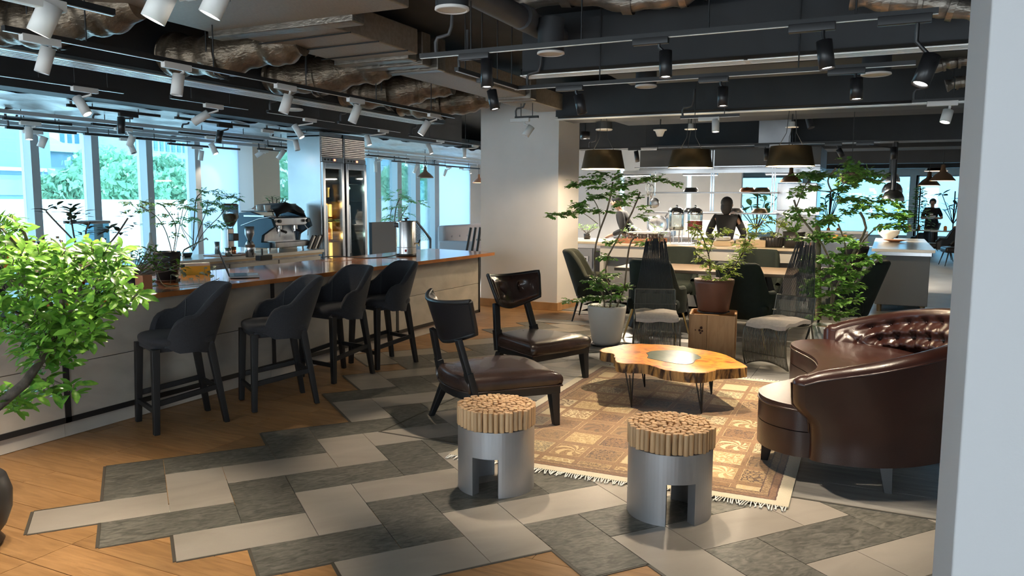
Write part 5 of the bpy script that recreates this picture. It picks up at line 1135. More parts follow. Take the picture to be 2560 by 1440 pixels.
sl_=thing('meat_slicer','grey steel slicer machine behind the glasses','slicer',(14.3,atx(1655,580,14.3).y,.89)); MB().bx(-.2,-.22,0,.2,.24,.10).build('base',m_steeld,sl_,.02); MB().bx(-.15,-.10,.10,.12,.26,.36).build('housing',m_steeld,sl_,.05,3); MB().lathe([(.001,0),(.17,0),(.17,.012)],(-.16,.04,.22),26,Matrix.Rotation(-pi/2,3,'Y')).build('blade',m_steel,sl_); MB().tube([(-.1,-.05,.30),(-.1,-.12,.42)],.018,8).build('handle',m_blackp,sl_)
for i,(x,y) in enumerate(((16.2,5.6),(16.2,3.6),(15.6,1.6),(12.4,4.6))):  # added lamps that brighten the kitchen aisle and its back wall
    t=thing('added_downlight','added round ceiling lamp brightening the kitchen aisle, %s one from the pillar'%('second','third','fourth','first')[i],'lamp',(x,y,2.55)); MB().lathe([(.07,0),(.08,0),(.08,.12),(.001,.12)],n=20).build('housing',m_blackp,t); MB().lathe([(.001,.01),(.07,.01)],n=18).build('lens',m_lamp,t); MB().cyl((0,0,.12),(0,0,.52),.012).build('stem',m_black,t)
    l=bpy.data.lights.new('spot','SPOT'); l.energy=170; l.spot_size=radians(125); l.spot_blend=.6; l.color=(1,.88,.74); l.shadow_soft_size=.06; o=bpy.data.objects.new('added_downlight_lamp',l); COL.objects.link(o); o.parent=t; o.location=(0,0,-.01)
bl=thing('rear_counter','low grey steel back line counter behind the chefs','counter'); MB().bx(14.0,.4,0,14.8,4.6,.86).build('body',m_steeld,bl,.004); MB().bx(13.97,.37,.86,14.83,4.63,.89).build('countertop',m_steel,bl)
fs=thing('kitchen_screen','pale curved serving screen behind the rear chef','screen',(14.2,atx(1790,575,14.2).y,.89)); MB().grid(lambda u,v:(.12*cos(pi*(u-.5)),(u-.5)*1.1,.30*v),17,4).build('panel',m_kwhite,fs); pass
# hanging shelf unit
shx=12.9
sh_=thing('kitchen_shelf','tall steel shelving with two long shelves over the kitchen counter','shelf')
yl,yr=atx(1630,500,shx).y,atx(1945,500,shx).y
for px in(1781,1934):
    y=atx(px,450,shx).y; z0=atx(px,528,shx).z; MB().bx(shx-.02,y-.028,z0,shx+.02,y-.010,2.35).bx(shx-.02,y+.010,z0,shx+.02,y+.028,2.35).build('post',m_steel,sh_)
z1,z2=atx(1780,480,shx).z,atx(1780,531,shx).z
MB().bx(shx-.15,yr,z1-.025,shx+.15,yl,z1).build('shelf_board',m_steeld,sh_,.003); MB().bx(shx-.15,yr,z2-.025,shx+.15,yl+.1,z2).build('shelf_board',m_steeld,sh_,.003)
zt=atx(1780,428,shx).z; MB().bx(shx-.05,yr-.6,zt-.03,shx+.05,yl+.5,zt+.02).bx(shx-.05,yr-.6,zt+.06,shx+.0,yl+.3,zt+.08).build('top_rail',m_steel,sh_)
for i,(px,z,mt) in enumerate(((1727,z1,m_blackp),(1868,z1,m_copper),(1904,z1,m_brass),(1690,z2,m_blackp),(1728,z2,m_blackp),(1840,z2,m_steeld),(1900,z2,m_brass))):
    y=atx(px,500,shx).y; o=MB().lathe([(.125,0),(.125,.02),(.10,.055),(.09,.07),(.001,.072)],n=26).build('metal_bowl',mt); o.location=(shx,y,z+.001)
    tag(o,'upturned metal bowl on the %s kitchen shelf, %s'%('upper' if i<3 else 'lower',('black one','copper one','dark brass one','black one at the near end','black one second from the end','flat grey one behind the chef','dark brass one by the steel post')[i]),'bowl')
def hang(px,py0,py1,label,kind):
    a=atx(px,py0,12.7); b=atx(px,py1,12.7); L=a.z-b.z; t=thing(kind,label,kind.replace('_',' '),a)
    if kind=='ladle':
        MB().bar((0,0,0),(0,0,-L*.62),.012,.03).build('handle',m_steel,t); MB().ball((0,0,-L*.82),(.03,.085,.09)).build('bowl',m_steeld,t)
    else:
        MB().cyl((0,0,-L*.62),(0,0,-L),.014).build('handle',m_blackp,t); m=MB()
        for k in range(6):
            an=pi*k/6; m.tube(sampl([(0,0,-L*.62),(.05*cos(an),.05*sin(an),-L*.25),(0,0,-.02),(-.05*cos(an),-.05*sin(an),-L*.25),(0,0,-L*.62)],14),.0035,4)
        m.build('wire_loops',m_steel,t); MB().tube([(0,0,0),(0,0,.12)],.003,4).build('hook',m_steel,t)
hang(1621,455,515,'wire whisk with black handle hanging left of the ladle','whisk'); hang(1629,458,520,'second wire whisk hanging close to the ladle','whisk'); hang(1638,430,525,'long steel ladle hanging at the shelf end','ladle')
for i,yy in enumerate((1.6,3.0,4.2)):
    t=thing('strip_lamp','warm strip lamp under the extraction hood, %s from the pillar'%('third','second','first')[i],'lamp',(13.9,yy,1.985)); MB().bx(-.05,-.3,0,.05,.3,.05).build('housing',m_steeld,t); MB().bx(-.04,-.29,-.006,.04,.29,0).build('tube',m_lamp,t)
    l=bpy.data.lights.new('area','AREA'); l.shape='RECTANGLE'; l.size=.1; l.size_y=.6; l.energy=80; l.color=(1,.88,.72); o=bpy.data.objects.new('strip_light',l); COL.objects.link(o); o.parent=t; o.location=(0,0,-.012)
hd=thing('range_hood','long grey steel extraction hood above the kitchen line','hood'); ya_,yb_=atx(1600,400,13.3).y,atx(2052,400,13.3).y; za,zb=atx(1700,421,13.3).z,atx(1700,374,13.3).z
MB().bx(13.3,yb_,za,14.6,ya_,zb).build('canopy',flat('hood_grey',(.12,.115,.11),.5),hd,.006); MB().bx(13.26,yb_,za-.04,14.6,ya_,za).build('lip',m_steel,hd)
MB().bx(13.6,yb_+.5,zb,14.2,yb_+1.0,3.0).build('chimney',m_steeld,hd)
ov=thing('steel_cabinet','tall brushed steel cabinet unit behind the bushy plant','cabinet'); a,b=atx(1942,500,13.2),atx(2042,500,13.2); z0=atx(1990,527,13.2).z; z1_=atx(1990,457,13.2).z
MB().bx(13.2,b.y,z0,13.9,a.y,z1_).build('cabinet_body',m_steel,ov,.01); MB().bx(13.19,b.y+.2,z0+.22,13.2,b.y+.42,z0+.36).build('plate',m_steeld,ov); MB().bx(13.2,b.y,.0,13.9,a.y,z0-.06).build('lower_body',m_steeld,ov,.01); MB().bx(13.12,b.y-.05,z0-.06,13.9,a.y+.05,z0).build('ledge',m_steel,ov)
pm=thing('pendant_lamp','dark red dome pendant glowing over the steel cabinet','pendant lamp',atx(1977,456,12.2)); dome(pm,.155,m_choc,m_shadein); MB().tube([(0,0,.2),(0,0,3.0-pm.location.z)],.006,6).build('cable',m_black,pm)
# steel island at the right
il=thing('steel_island','stainless drawer island with pale marble top behind the leather sofa','counter')
m_isl=flat('island_steel',(.085,.083,.08),.42,metal=.35); MB().bx(11.98,-.555,.11,15.2,.10,.855).build('body',m_isl,il,.006); MB().bx(11.72,-.60,.86,15.3,.17,.90).build('countertop',m_wtop,il,.004); MB().bx(11.97,-.57,.80,15.2,.12,.86).build('rim',m_steel,il)
for i in range(3):
    for z in(.14,.46): d=MB().bx(12.02+i*1.05,.10,z,13.03+i*1.05,.135,z+.29).build('drawer',m_steel,il,.005); MB().tube([(12.3+i*1.05,.135,z+.2),(12.3+i*1.05,.18,z+.17),(12.75+i*1.05,.18,z+.17),(12.75+i*1.05,.135,z+.2)],.012,6).build('handle',m_chrome,d)
for x in(12.1,13.6,15.1):
    for y in(-.5,.04): MB().cyl((x,y,.0),(x,y,.12),.03,.035).build('foot',m_brass,il)
q=at(2222,586,KT+.03); o=MB().lathe([(.001,0),(.07,0),(.08,.03),(.16,.10),(.17,.16),(.155,.16),(.14,.10),(.001,.04)],n=28).build('white_bowl',m_potw); o.location=(14.6,q.y*14.6/q.x,KT); tag(o,'white ceramic bowl on the marble island','bowl')
q=atx(2238,590,13.9); o=MB().lathe([(.001,0),(.06,0),(.17,.03),(.165,.036),(.06,.012),(.001,.012)],n=28).build('clay_plate',m_terra); o.location=(13.9,q.y,KT); tag(o,'terracotta plate before the white bowl on the marble island','plate')
for i,(py,dx) in enumerate(((455,.35),(482,0),(503,-.3))):
    q=atx(2230+(-4,0,2)[i],py,15.5); t=thing('dome_pendant','steel dome pendant over the marble island, %s of the stack of three'%('highest','middle','lowest')[i],'pendant lamp',(15.5+dx*4,q.y*(15.5+dx*4)/15.5,q.z+(q.z-EYE)*dx*4/15.5),0)
    MB().lathe([(.17,0),(.172,.01),(.165,.07),(.13,.14),(.07,.18),(.001,.19)],n=30).build('shade',m_steel,t); MB().lathe([(.165,.004),(.12,.12),(.001,.16)],n=24).build('shade_inside',m_shadein,t); MB().cyl((0,0,.17),(0,0,3.0-t.location.z),.035).build('stem',m_blackp,t)
for i,(px,py,x,mt,lab) in enumerate(((2322,464,21,m_choc,'dark red dome pendant above the walking person'),(2356,452,18.5,m_choc,'dark red dome pendant beside the right pillar'),(2340,428,25.5,m_copper,'copper pendant high beyond the walking person'))):
    t=thing('pendant_lamp',lab,'pendant lamp',atx(px,py,x)); dome(t,.24 if i<2 else .3,mt,m_shadein); MB().tube([(0,0,.3),(0,0,2.75-t.location.z)],.008,6).build('cable',m_black,t)
# far dining corner
for i,(px,py,x) in enumerate(((2375,565,25.6),(2085,552,22),(2285,572,26))):
    q=atx(px,py,x); t=thing('cafe_table','%s table in the bright far dining corner'%('dark topped','pale topped','small round')[i],'table',(x,q.y,0)); MB().bx(-.4,-.5,.70,.4,.5,.74).build('table_top',m_wtop if i!=1 else m_dtable,t,.004); [MB().bx(a*.34-.03,b*.44-.03,0,a*.34+.03,b*.44+.03,.70).build('leg',m_black,t) for a in(-1,1) for b in(-1,1)]
    for k in range(2):
        o=MB().lathe([(.001,0),(.045,0),(.045,.10),(.02,.13),(.001,.13)],n=12).build('sauce_bottle',m_orange); o.location=(x-.1,q.y+.12-.24*k,.74); tag(o,'small orange bottle on a table in the far dining corner','bottle','orange bottles on far tables')
for i,(px,py,x,a) in enumerate(((2352,592,23.6,90),(2393,594,21.8,100),(2310,590,28,60))):
    q=atx(px,py,x); armchair('dark chair in the bright far corner, %s'%('left of the pillar edge','touching the pillar edge','behind the walking person')[i],x,q.y,radians(a),m_blackp,group='chairs in the far corner')
fb=thing('low_partition','pale low partition with ledge behind the bushy plant','partition',(19.8,0,0)); ya_,yb_=atx(2048,590,19.8).y,atx(2170,590,19.8).y; MB().bx(0,yb_,0,.15,ya_,.80).build('panel',m_kgrey,fb); MB().bx(-.1,yb_,.80,.3,ya_,.86).build('ledge',m_potw,fb)
for i in range(3): o=MB().lathe(cup(.05,.12),n=12).build('amber_glass',m_orange); o.location=(16.8,.75+.16*i,.76); tag(o,'orange glass on the dark square table','glass','orange glasses on the square table')
# ------------------------------------------------------------------ people
def skinned(name,mat,par,nodes,edges,sub=2):
    ks=list(nodes); me=bpy.data.meshes.new(name); me.from_pydata([nodes[k][0] for k in ks],[(ks.index(a),ks.index(b)) for a,b in edges],[]); me.materials.append(mat)
    o=bpy.data.objects.new(name,me); COL.objects.link(o); o.parent=par; o.modifiers.new('skin','SKIN').use_smooth_shade=True
    for v,k in zip(me.skin_vertices[0].data,ks): r=nodes[k][1]; v.radius=(r,r) if not isinstance(r,tuple) else r; v.use_root=(k==ks[0])
    m=o.modifiers.new('s','SUBSURF'); m.levels=m.render_levels=sub; return o
def person(label,loc,rz,h,lean,arms,shirt,legs,hair,apron=False):
    # faces +x; arms: per side (elbow, wrist) in metres for a 1.7 m body
    t=thing('person',label,'person',loc,rz); k=h/1.7; t.scale=(k,k,k)
    L=lambda z,x=0:(x+lean*max(0,z-.95),0,z)
    N={'pelvis':(L(.95),(.13,.15)),'waist':(L(1.08),(.10,.12)),'chest':(L(1.28),(.10,.13)),'neckb':(L(1.44),.07),'neck':(L(1.50,.01),.052),'jaw':(L(1.56,.035),.068),'face':(L(1.62,.03),(.088,.078)),'crown':(L(1.69,.015),.066),'nose':(L(1.605,.135),.012)}
    E=[('pelvis','waist'),('waist','chest'),('chest','neckb'),('neckb','neck'),('neck','jaw'),('jaw','face'),('face','crown'),('face','nose')]
    SH={'w':(L(.93),(.145,.165)),'a':(L(1.08),(.125,.155)),'b':(L(1.28),(.135,.175)),'c':(L(1.43),.105)}; SE=[('w','a'),('a','b'),('b','c')]
    TR={'p':(L(.95),(.14,.16))}; TE=[]
    for s,n in((1,'l'),(-1,'r')):
        sh=Vector(L(1.40))+Vector((0,s*.18,0)); el=Vector(arms[n][0]); wr=Vector(arms[n][1]); hd_=wr+(wr-el).normalized()*.07
        q_=1 if apron else .7
        N['s'+n]=(sh,.055*q_); N['e'+n]=(el,.042*q_); N['w'+n]=(wr,.028); N['h'+n]=(hd_,.030); E+=[('chest','s'+n),('s'+n,'e'+n),('e'+n,'w'+n),('w'+n,'h'+n)]
        fw=(wr-el).normalized(); sd=fw.cross(U3).normalized()
        for i in range(4):
            o_=sd*(.028*(1.5-i)/1.5); q=hd_+fw*.03+o_; N['f%s%d'%(n,i)]=(q,.010); N['g%s%d'%(n,i)]=(q+fw*(.04-.006*abs(i-1))+Vector((0,0,-.02)),.009); E+=[('h'+n,'f%s%d'%(n,i)),('f%s%d'%(n,i),'g%s%d'%(n,i))]
        th_=wr+fw*.03+Vector((0,-s*.045,.01)); N['t'+n]=(th_,.011); N['u'+n]=(th_+fw*.03,.010); E+=[('h'+n,'t'+n),('t'+n,'u'+n)]
        SH['s'+n]=(sh,.082); m_=sh.lerp(el,1.0 if not apron else .85); SH['e'+n]=(m_,.060); SE+=[('b','s'+n),('s'+n,'e'+n)]
        if not apron: SH['v'+n]=(el.lerp(wr,.85),.042); SE.append(('e'+n,'v'+n))
        hp,kn,an=legs[n]; N['hp'+n]=(Vector(hp),.085); N['kn'+n]=(Vector(kn),.058); N['an'+n]=(Vector(an),.038); N['to'+n]=(Vector(an)+Vector((.15,0,-.05)),.034); E+=[('pelvis','hp'+n),('hp'+n,'kn'+n),('kn'+n,'an'+n),('an'+n,'to'+n)]
        TR['h'+n]=(Vector(hp),.10); TR['k'+n]=(Vector(kn),.075); TR['a'+n]=(Vector(an),.055); TE+=[('p','h'+n),('h'+n,'k'+n),('k'+n,'a'+n)]
    skinned('body',m_skin,t,N,E); skinned('shirt',shirt,t,SH,SE); skinned('trousers',m_uni,t,TR,TE)
    hx=Vector(L(1.63,.005))
    for s in(1,-1): MB().ball(hx+Vector((.098,s*.032,.0)),(.010,.013,.009),8,6).build('eye',m_hair,t); MB().ball(hx+Vector((.02,s*.09,-.015)),(.02,.012,.03),8,6).build('ear',m_skin,t); MB().ball(Vector(an)*0+Vector(legs['l' if s>0 else 'r'][2])+Vector((.07,0,-.04)),(.13,.05,.05),10,6).build('shoe',m_blackp,t)
    MB().bar(hx+Vector((.105,-.025,-.055)),hx+Vector((.105,.025,-.055)),.008,.012).build('mouth',m_terra,t)
    if hair: MB().ball(hx+Vector((-.028,0,.025)),(.112,.102,.108),14,9).build('hair',m_hair,t)
    if hair=='long': MB().ball(hx+Vector((-.062,0,-.055)),(.075,.098,.13),12,8).build('hair_back',m_hair,t)
    if hair=='cap': MB().lathe([(.11,0),(.112,.03),(.09,.09),(.001,.10)],hx+Vector((-.01,0,.03)),18).build('cap',m_uni,t)
    if apron:
        MB().grid(lambda u,v:Vector(L(.42+.93*v))+Vector((.15*cos((u-.5)*2.6)+.03*(1-v),(.19+.03*(1-v)-.06*max(0,v-.7)/.3)*sin((u-.5)*2.6),0)),14,10).build('apron',m_apron,t); MB().box(Vector(L(1.25))+Vector((.155,.0,0)),(.006,.09,.03)).build('apron_print',m_vent,t)
    return t
std={'l':((0,.09,.90),(.01,.10,.50),(0,.10,.09)),'r':((0,-.09,.90),(.01,-.10,.50),(0,-.10,.09))}
bent=lambda x:{'l':((.02+x,.25,1.12),(.26+x,.14,1.02)),'r':((.02+x,-.25,1.12),(.26+x,-.14,1.02))}
q=atx(1578,560,12.9); person('person in black uniform and cap leaning over the steel counter',(12.95,q.y,0),radians(98),1.58,.42,bent(.10),m_uni,std,'cap')
q=atx(1815,560,12.45); person('person in black with dark hair tied back, facing away in the kitchen',(12.45,q.y,0),radians(4),1.55,.05,{'l':((.04,.30,1.12),(.25,.22,1.0)),'r':((.04,-.30,1.12),(.25,-.22,1.0))},m_uni,std,'long')
q=at(2324,632,0); wk=person('person in black shirt and navy apron walking with a bowl in both hands',(q.x,q.y,0),radians(172),1.60,.0,{'l':((.06,.30,1.12),(.25,.10,1.14)),'r':((.06,-.30,1.12),(.25,-.10,1.14))},m_uni,{'l':((0,.09,.90),(.10,.10,.50),(.14,.09,.09)),'r':((0,-.09,.90),(-.02,-.10,.50),(-.16,-.09,.12))},'short',True)
o=MB().lathe([(.001,0),(.07,0),(.12,.05),(.135,.10),(.12,.10),(.10,.05),(.001,.02)],n=24).build('carried_bowl',m_potw); o.location=Vector((q.x,q.y,0))+Matrix.Rotation(radians(172),3,'Z')@Vector((.34,0,1.04)); tag(o,'pale bowl held by the walking person','bowl')
# ------------------------------------------------------------------ plants
def leafmesh(name,mat,L,w,fold=.18,droop=.12,tip=1):
    m=MB(); xs=(0,.12,.38,.68,.90,1.0); ws=(.0,.32,.9,1.0,.5,.0) if tip==1 else (.0,.5,1.0,.8,.35,.0)
    vs=[];
    for x,h in zip(xs,ws):
        z=-droop*x*x; vs+=[(x*L,-h*w/2,z*L+fold*h*w*.5),(x*L,0,z*L),(x*L,h*w/2,z*L+fold*h*w*.5)]
    fs=[]
    for i in range(5): a=i*3; fs+=[(a,a+1,a+4,a+3),(a+1,a+2,a+5,a+4)]
    m.add(vs,fs,True); return m
class Plant:
    def __init__(s,par,mat,L,w,seed,cap=300,tip=1,fold=.18,droop=.15,name='leaf'):
        s.par=par; s.mat=mat; s.mb=leafmesh(name,mat,1,w/L,fold,droop,tip); s.L=L; s.r=random.Random(seed); s.pl=[]; s.cap=cap; s.tw=MB(); s.name=name
        s.org=Vector(par.location)
    def leaf(s,p,d,up,sz): s.pl.append((Vector(p)-s.org,Vector(d),Vector(up),sz))
    def twig(s,pts,r): s.tw.tube([Vector(p)-s.org for p in pts],r,6)
    def rosette(s,p,ax,n,sz,open_=1.0):
        ax=Vector(ax).normalized(); a=ax.orthogonal().normalized(); b=ax.cross(a); ph=s.r.uniform(0,6)
        for i in range(n):
            t=ph+2.4*i; o=(a*cos(t)+b*sin(t)); d=(o*open_+ax*s.r.uniform(.15,.8)+Vector((0,0,-.15))).normalized(); s.leaf(Vector(p)+d*.006-ax*.012*i/2,d,ax+o*-.2,sz*s.r.uniform(.65,1.15))
    def spray(s,a,b,n,sz,sag=.05,tw=.0018):
        a,b=Vector(a),Vector(b); d=(b-a); ln=d.length; 
        if ln<1e-4: return
        dn=d/ln; sd=dn.cross(U3); sd=sd.normalized() if sd.length>.1 else Vector((1,0,0)); pts=[]
        for i in range(n):
            t=(i+.7)/n; p=a+d*t+Vector((0,0,-sag*ln*t*t)); q=1 if i%2 else -1
            s.leaf(p,(dn*.75+sd*q*s.r.uniform(.5,1.1)+Vector((0,0,s.r.uniform(-.5,.25)))).normalized(),Vector((s.r.uniform(-.4,.4),s.r.uniform(-.4,.4),1)),sz*s.r.uniform(.7,1.15))
        s.twig([a,a+d*.5+Vector((0,0,-sag*ln*.25)),b+Vector((0,0,-sag*ln))],tw)
    def done(s,twmat=None,twname='twigs'):
        if s.tw.v: s.tw.build(twname,twmat or m_twig,s.par)
        E0=Vector((0,0,EYE)); s.pl.sort(key=lambda q:((q[0]+s.org)-E0).length/(q[3]+1e-6)); base=None; rest=MB()
        for i,(p,d,u,sz) in enumerate(s.pl):
            x=d.normalized(); y=u.cross(x); y=y.normalized() if y.length>1e-3 else x.orthogonal().normalized(); z=x.cross(y); R=Matrix((x,y,z)).transposed()
            if i<s.cap:
                if base is None: o=base=s.mb.build(s.name,s.mat,s.par)
                else: o=inst(base)
                o.location=p; o.rotation_euler=R.to_euler(); o.scale=(sz,sz,sz)
            else: rest.add([p+R@(Vector(v)*sz) for v in s.mb.v],s.mb.f,True)
        if rest.v: rest.build('small_leaves',s.mat,s.par,kind='stuff')
R8=random.Random(21)
# glossy shrub in front of the bar
D0=2.75
gp=at(-60,1500,0); gd=thing('glossy_shrub','large glossy leaved shrub at the near left in front of the bar','plant',(1.25,2.75,0))
P=Plant(gd,m_leafd,.058,.023,1,300,fold=.28,droop=.28)
trunk=[Vector((1.25,2.75,.3)),Vector((1.35,2.6,.62)),atd(-60,1060,2.45),atd(60,960,2.5),atd(110,890,2.6),atd(160,800,2.7),atd(150,720,2.7)]
P.tw.tube([v-P.org for v in trunk],[.022,.02,.018,.016,.013,.010,.007],8)
limbs=[((60,960),(20,1000),(-10,1010)),((110,890),(60,800),(10,760)),((110,890),(190,850),(230,800)),((160,800),(200,740),(190,680),(150,600)),((150,720),(80,660),(30,600),(-5,560)),((190,680),(240,650),(290,640)),((200,740),(250,725),(290,710)),((60,960),(120,950),(170,970)),((80,660),(60,580),(20,540)),((160,800),(90,700),(120,640))]
for l in limbs:
    pts=sampl([atd(x,y,D0+R8.uniform(-.15,.15)) for x,y in l],8); P.tw.tube([v-P.org for v in pts],[.008-.0006*i for i in range(9)],6)
cl=[(30,565,45,30,14),(20,640,60,50,26),(110,640,70,40,26),(60,720,80,60,30),(170,660,60,40,22),(230,640,60,40,20),(290,650,40,35,14),(270,705,55,40,18),(305,725,30,20,6),(150,740,70,55,28),(60,800,60,50,24),(130,820,60,50,26),(190,800,55,45,22),(250,745,45,35,16),(300,740,45,22,9),(130,880,55,40,16),(80,870,45,30,12),(180,850,40,35,10),(235,800,25,30,6),(20,1000,50,25,10),(60,990,50,20,7),(175,965,25,15,4),(110,960,40,20,6),(-20,700,50,120,24)]
for cx,cy,rx,ry,n in cl:
    for _ in range(max(1,int(n*.92))):
        a=R8.uniform(0,6.28); q=sqrt(R8.random()); x,y=cx+rx*q*cos(a),cy+ry*q*sin(a); dd=D0+R8.uniform(-.28,.25)
        p=atd(x,y,dd); ax=(rrt*(.5*cos(a))+U3*(.55+.4*R8.random())-ffw*R8.uniform(.0,.5)); P.rosette(p,ax,R8.choice((5,6,7)),.060,.8)
        c=atd(cx+(x-cx)*.2,cy+ry*.5,D0); P.twig([p,p.lerp(c,.35)+Vector((0,0,-.01))],.0016)
P.done(m_bark)
gpot=MB().lathe([(.001,0),(.16,0),(.19,.05),(.215,.40),(.22,.44),(.20,.44),(.19,.40),(.001,.40)],n=30).build('pot_body',m_potk,gd)
# dark urn at the lower left edge
e1=thing('dark_urn','dark stoneware urn cut by the lower left edge','urn',(2.13,1.97,0)); p=at(0,1380,0); p2=at(18,1330,.1)
e1.location=(p.x-.02,p.y+.155,0)
MB().lathe([(.001,0),(.10,0),(.12,.02),(.10,.05),(.13,.09),(.155,.16),(.16,.24),(.14,.31),(.13,.32),(.001,.315)],n=32).build('body',m_potk,e1)
# plants on the bar
def barplant(name,label,px,py,dy=0): q=at(px,py,BT); return thing(name,label,'plant',(q.x,q.y+dy,BT))
t=barplant('rubber_plant','tall dark leaved plant behind the grassy pot on the bar',250,742,.35); MB().lathe([(.001,0),(.06,0),(.08,.12),(.07,.12),(.001,.10)],n=20).build('pot_body',m_potk,t)
P=Plant(t,m_leafk,.085,.038,2,200,droop=.08); dd=dep(t.location); o=Vector(t.location)
for l,cls in((((250,700),(200,620),(135,550),(115,528)),[(118,520,8,7),(142,515,8,5)]),(((250,700),(195,620),(180,560),(175,520)),[(178,515,26,14),(185,535,30,12),(170,550,24,8),(205,530,20,6)]),(((250,700),(250,640),(290,590),(320,545)),[(320,535,22,6),(300,575,20,8),(335,560,18,6),(270,570,30,8),(240,575,30,8)]),(((250,650),(215,590),(225,555)),[(220,560,24,7),(205,580,24,7)])):
    pts=sampl([atd(x,y,dd) for x,y in l],10); P.twig(pts,.006)
    for cx,cy,r,n in cls: P.rosette(atd(cx,cy,dd+R8.uniform(-.1,.1)),(0,0,1),n,.088,1.2)
P.done(m_bark,'stems')
t=barplant('grassy_plant','silvery grassy spider plant in a small brown pot on the bar',335,715,.22); MB().lathe([(.001,.06),(.05,.06),(.068,.17),(.06,.17),(.001,.15)],n=20).build('pot_body',m_choc,t); MB().lathe([(.001,0),(.06,0),(.05,.06)],n=16).build('stand',m_choc,t)
P=Plant(t,m_leafg,.16,.011,3,160,droop=.9,fold=.3,name='blade')
for i in range(150): a=R8.uniform(0,6.28); P.leaf(P.org+Vector((R8.uniform(-.03,.03),R8.uniform(-.03,.03),.16)),(cos(a)*R8.uniform(.3,1),sin(a)*R8.uniform(.3,1),R8.uniform(.5,1.3)),(0,0,1),.17*R8.uniform(.6,1.2))
P.done()
t=barplant('jade_bush','low glossy bush in a flat dark saucer on the bar',330,722,.0); MB().lathe([(.001,0),(.085,0),(.095,.02),(.088,.022),(.001,.012)],n=26).build('saucer',m_choc,t); MB().lathe([(.001,.012),(.05,.012),(.058,.07),(.001,.068)],n=20).build('pot_body',m_potk,t)
P=Plant(t,m_leafd,.05,.024,4,260); dd=dep(t.location)
for cx,cy,rx,ry,n in((340,650,40,35,12),(380,640,40,28,12),(410,655,38,20,9),(360,690,30,25,8),(310,690,30,25,6),(440,665,20,8,4)):
    for _ in range(n):
        x,y=cx+R8.uniform(-rx,rx),cy+R8.uniform(-ry,ry); p=atd(x,y,dd+R8.uniform(-.09,.09)); P.rosette(p,rrt*R8.uniform(-.3,.6)+U3,5,.052); P.twig([p,p.lerp(P.org+Vector((0,0,.07)),.5),P.org+Vector((0,0,.07))],.0022)
P.done(m_bark)
t=barplant('potted_tree','feathery small tree in a tall charcoal pot on the bar',432,703,.06); MB().lathe([(.001,.01),(.078,.01),(.105,.18),(.106,.235),(.095,.235),(.09,.20),(.001,.20)],n=30).build('pot_body',m_potk,t); MB().lathe([(.001,.218),(.095,.212)],n=20).build('soil',flat('bright_mulch',(.52,.33,.12),.9),t); MB().lathe([(.001,0),(.09,0),(.10,.014),(.001,.01)],n=26).build('saucer',m_potb,t)
P=Plant(t,m_leaft,.035,.014,5,300,tip=2); dd=dep(t.location)
def feather(P,dd,stems,strokes,sz,jit=.12,every=9,tw=.0015,mul=1.0):
    for l,r in stems: P.twig(sampl([atd(x,y,dd+R8.uniform(-jit*.3,jit*.3)) for x,y in l],10),r)
    for l,n in strokes:
        pts=sampl([Vector((x,y,0)) for x,y in l],int(n*mul))
        for i,q in enumerate(pts):
            d0=dd+R8.uniform(-jit,jit); ang=R8.uniform(-.9,.9)+(0 if R8.random()<.6 else pi); L=R8.uniform(.7,1.3)*every
            a=atd(q.x+R8.uniform(-3,3),q.y+R8.uniform(-4,4),d0); b=atd(q.x+L*2.0*cos(ang),q.y+L*.8*sin(ang)+R8.uniform(-3,3),d0+R8.uniform(-.05,.05)); P.spray(a,b,R8.choice((6,7,9)),sz,tw=tw)
            if R8.random()<.6: P.spray(a,b+Vector((R8.uniform(-.05,.05),R8.uniform(-.05,.05),R8.uniform(-.02,.05))),6,sz,tw=tw)
feather(P,dd,[(((432,640),(415,580),(390,540),(350,515)),.004),(((432,640),(440,570),(420,530),(405,512)),.004),(((435,640),(450,560),(458,520)),.003)],[(((310,505),(345,512),(375,505)),9),(((330,525),(360,530)),5),(((385,510),(415,505),(430,512)),7),(((395,540),(430,535)),5),(((405,560),(440,555)),5),(((440,520),(460,515)),4),(((420,590),(450,585)),4),(((350,500),(372,520)),5)],.036)
P.done(m_bark,'stems')
q=aty(478,628,CY+.28); t=thing('feathery_tree','feathery tree standing against the windows left of the coffee grinder','plant',(q.x,CY+.42,CT)); MB().lathe([(.001,0),(.09,0),(.11,.05),(.001,.045)],n=22).build('pot_body',m_potk,t)
P=Plant(t,m_leaft,.05,.018,6,300,tip=2); dd=dep(t.location)
feather(P,dd,[(((482,628),(485,560),(490,500),(500,485)),.006),(((482,628),(500,570),(515,530),(520,500)),.005),(((484,625),(510,580),(545,545),(560,525)),.005),(((480,625),(450,560),(445,530)),.004),(((483,600),(455,565),(470,520)),.004)],[(((440,505),(475,500),(500,510)),9),(((495,482),(520,480),(545,490)),9),(((545,495),(575,492),(603,500)),8),(((535,515),(560,520),(580,522)),7),(((500,530),(525,525)),6),(((460,520),(490,525)),6),(((505,560),(535,565),(565,555)),8),(((470,545),(490,545)),5),(((440,545),(455,560)),4),(((520,505),(545,510)),6)],.050,.2,9,.0013,1.5)
P.done(m_bark,'stems')
t=barplant('trailing_vine','trailing heart leaved vine lying on the bar between pot and laptop',445,718,.02); P=Plant(t,m_leafg,.04,.034,7,60,fold=.3,droop=.3); vn=[]
pts=[(405,645),(392,670),(400,700),(415,715),(445,714),(480,712),(510,708),(540,700),(548,695)]
v=[at(x,y,BT+.008) if i>2 else atd(x,y,dep(t.location)) for i,(x,y) in enumerate(pts)]; v[1].z=max(v[1].z,BT+.08); P.twig(sampl(v,24),.003)
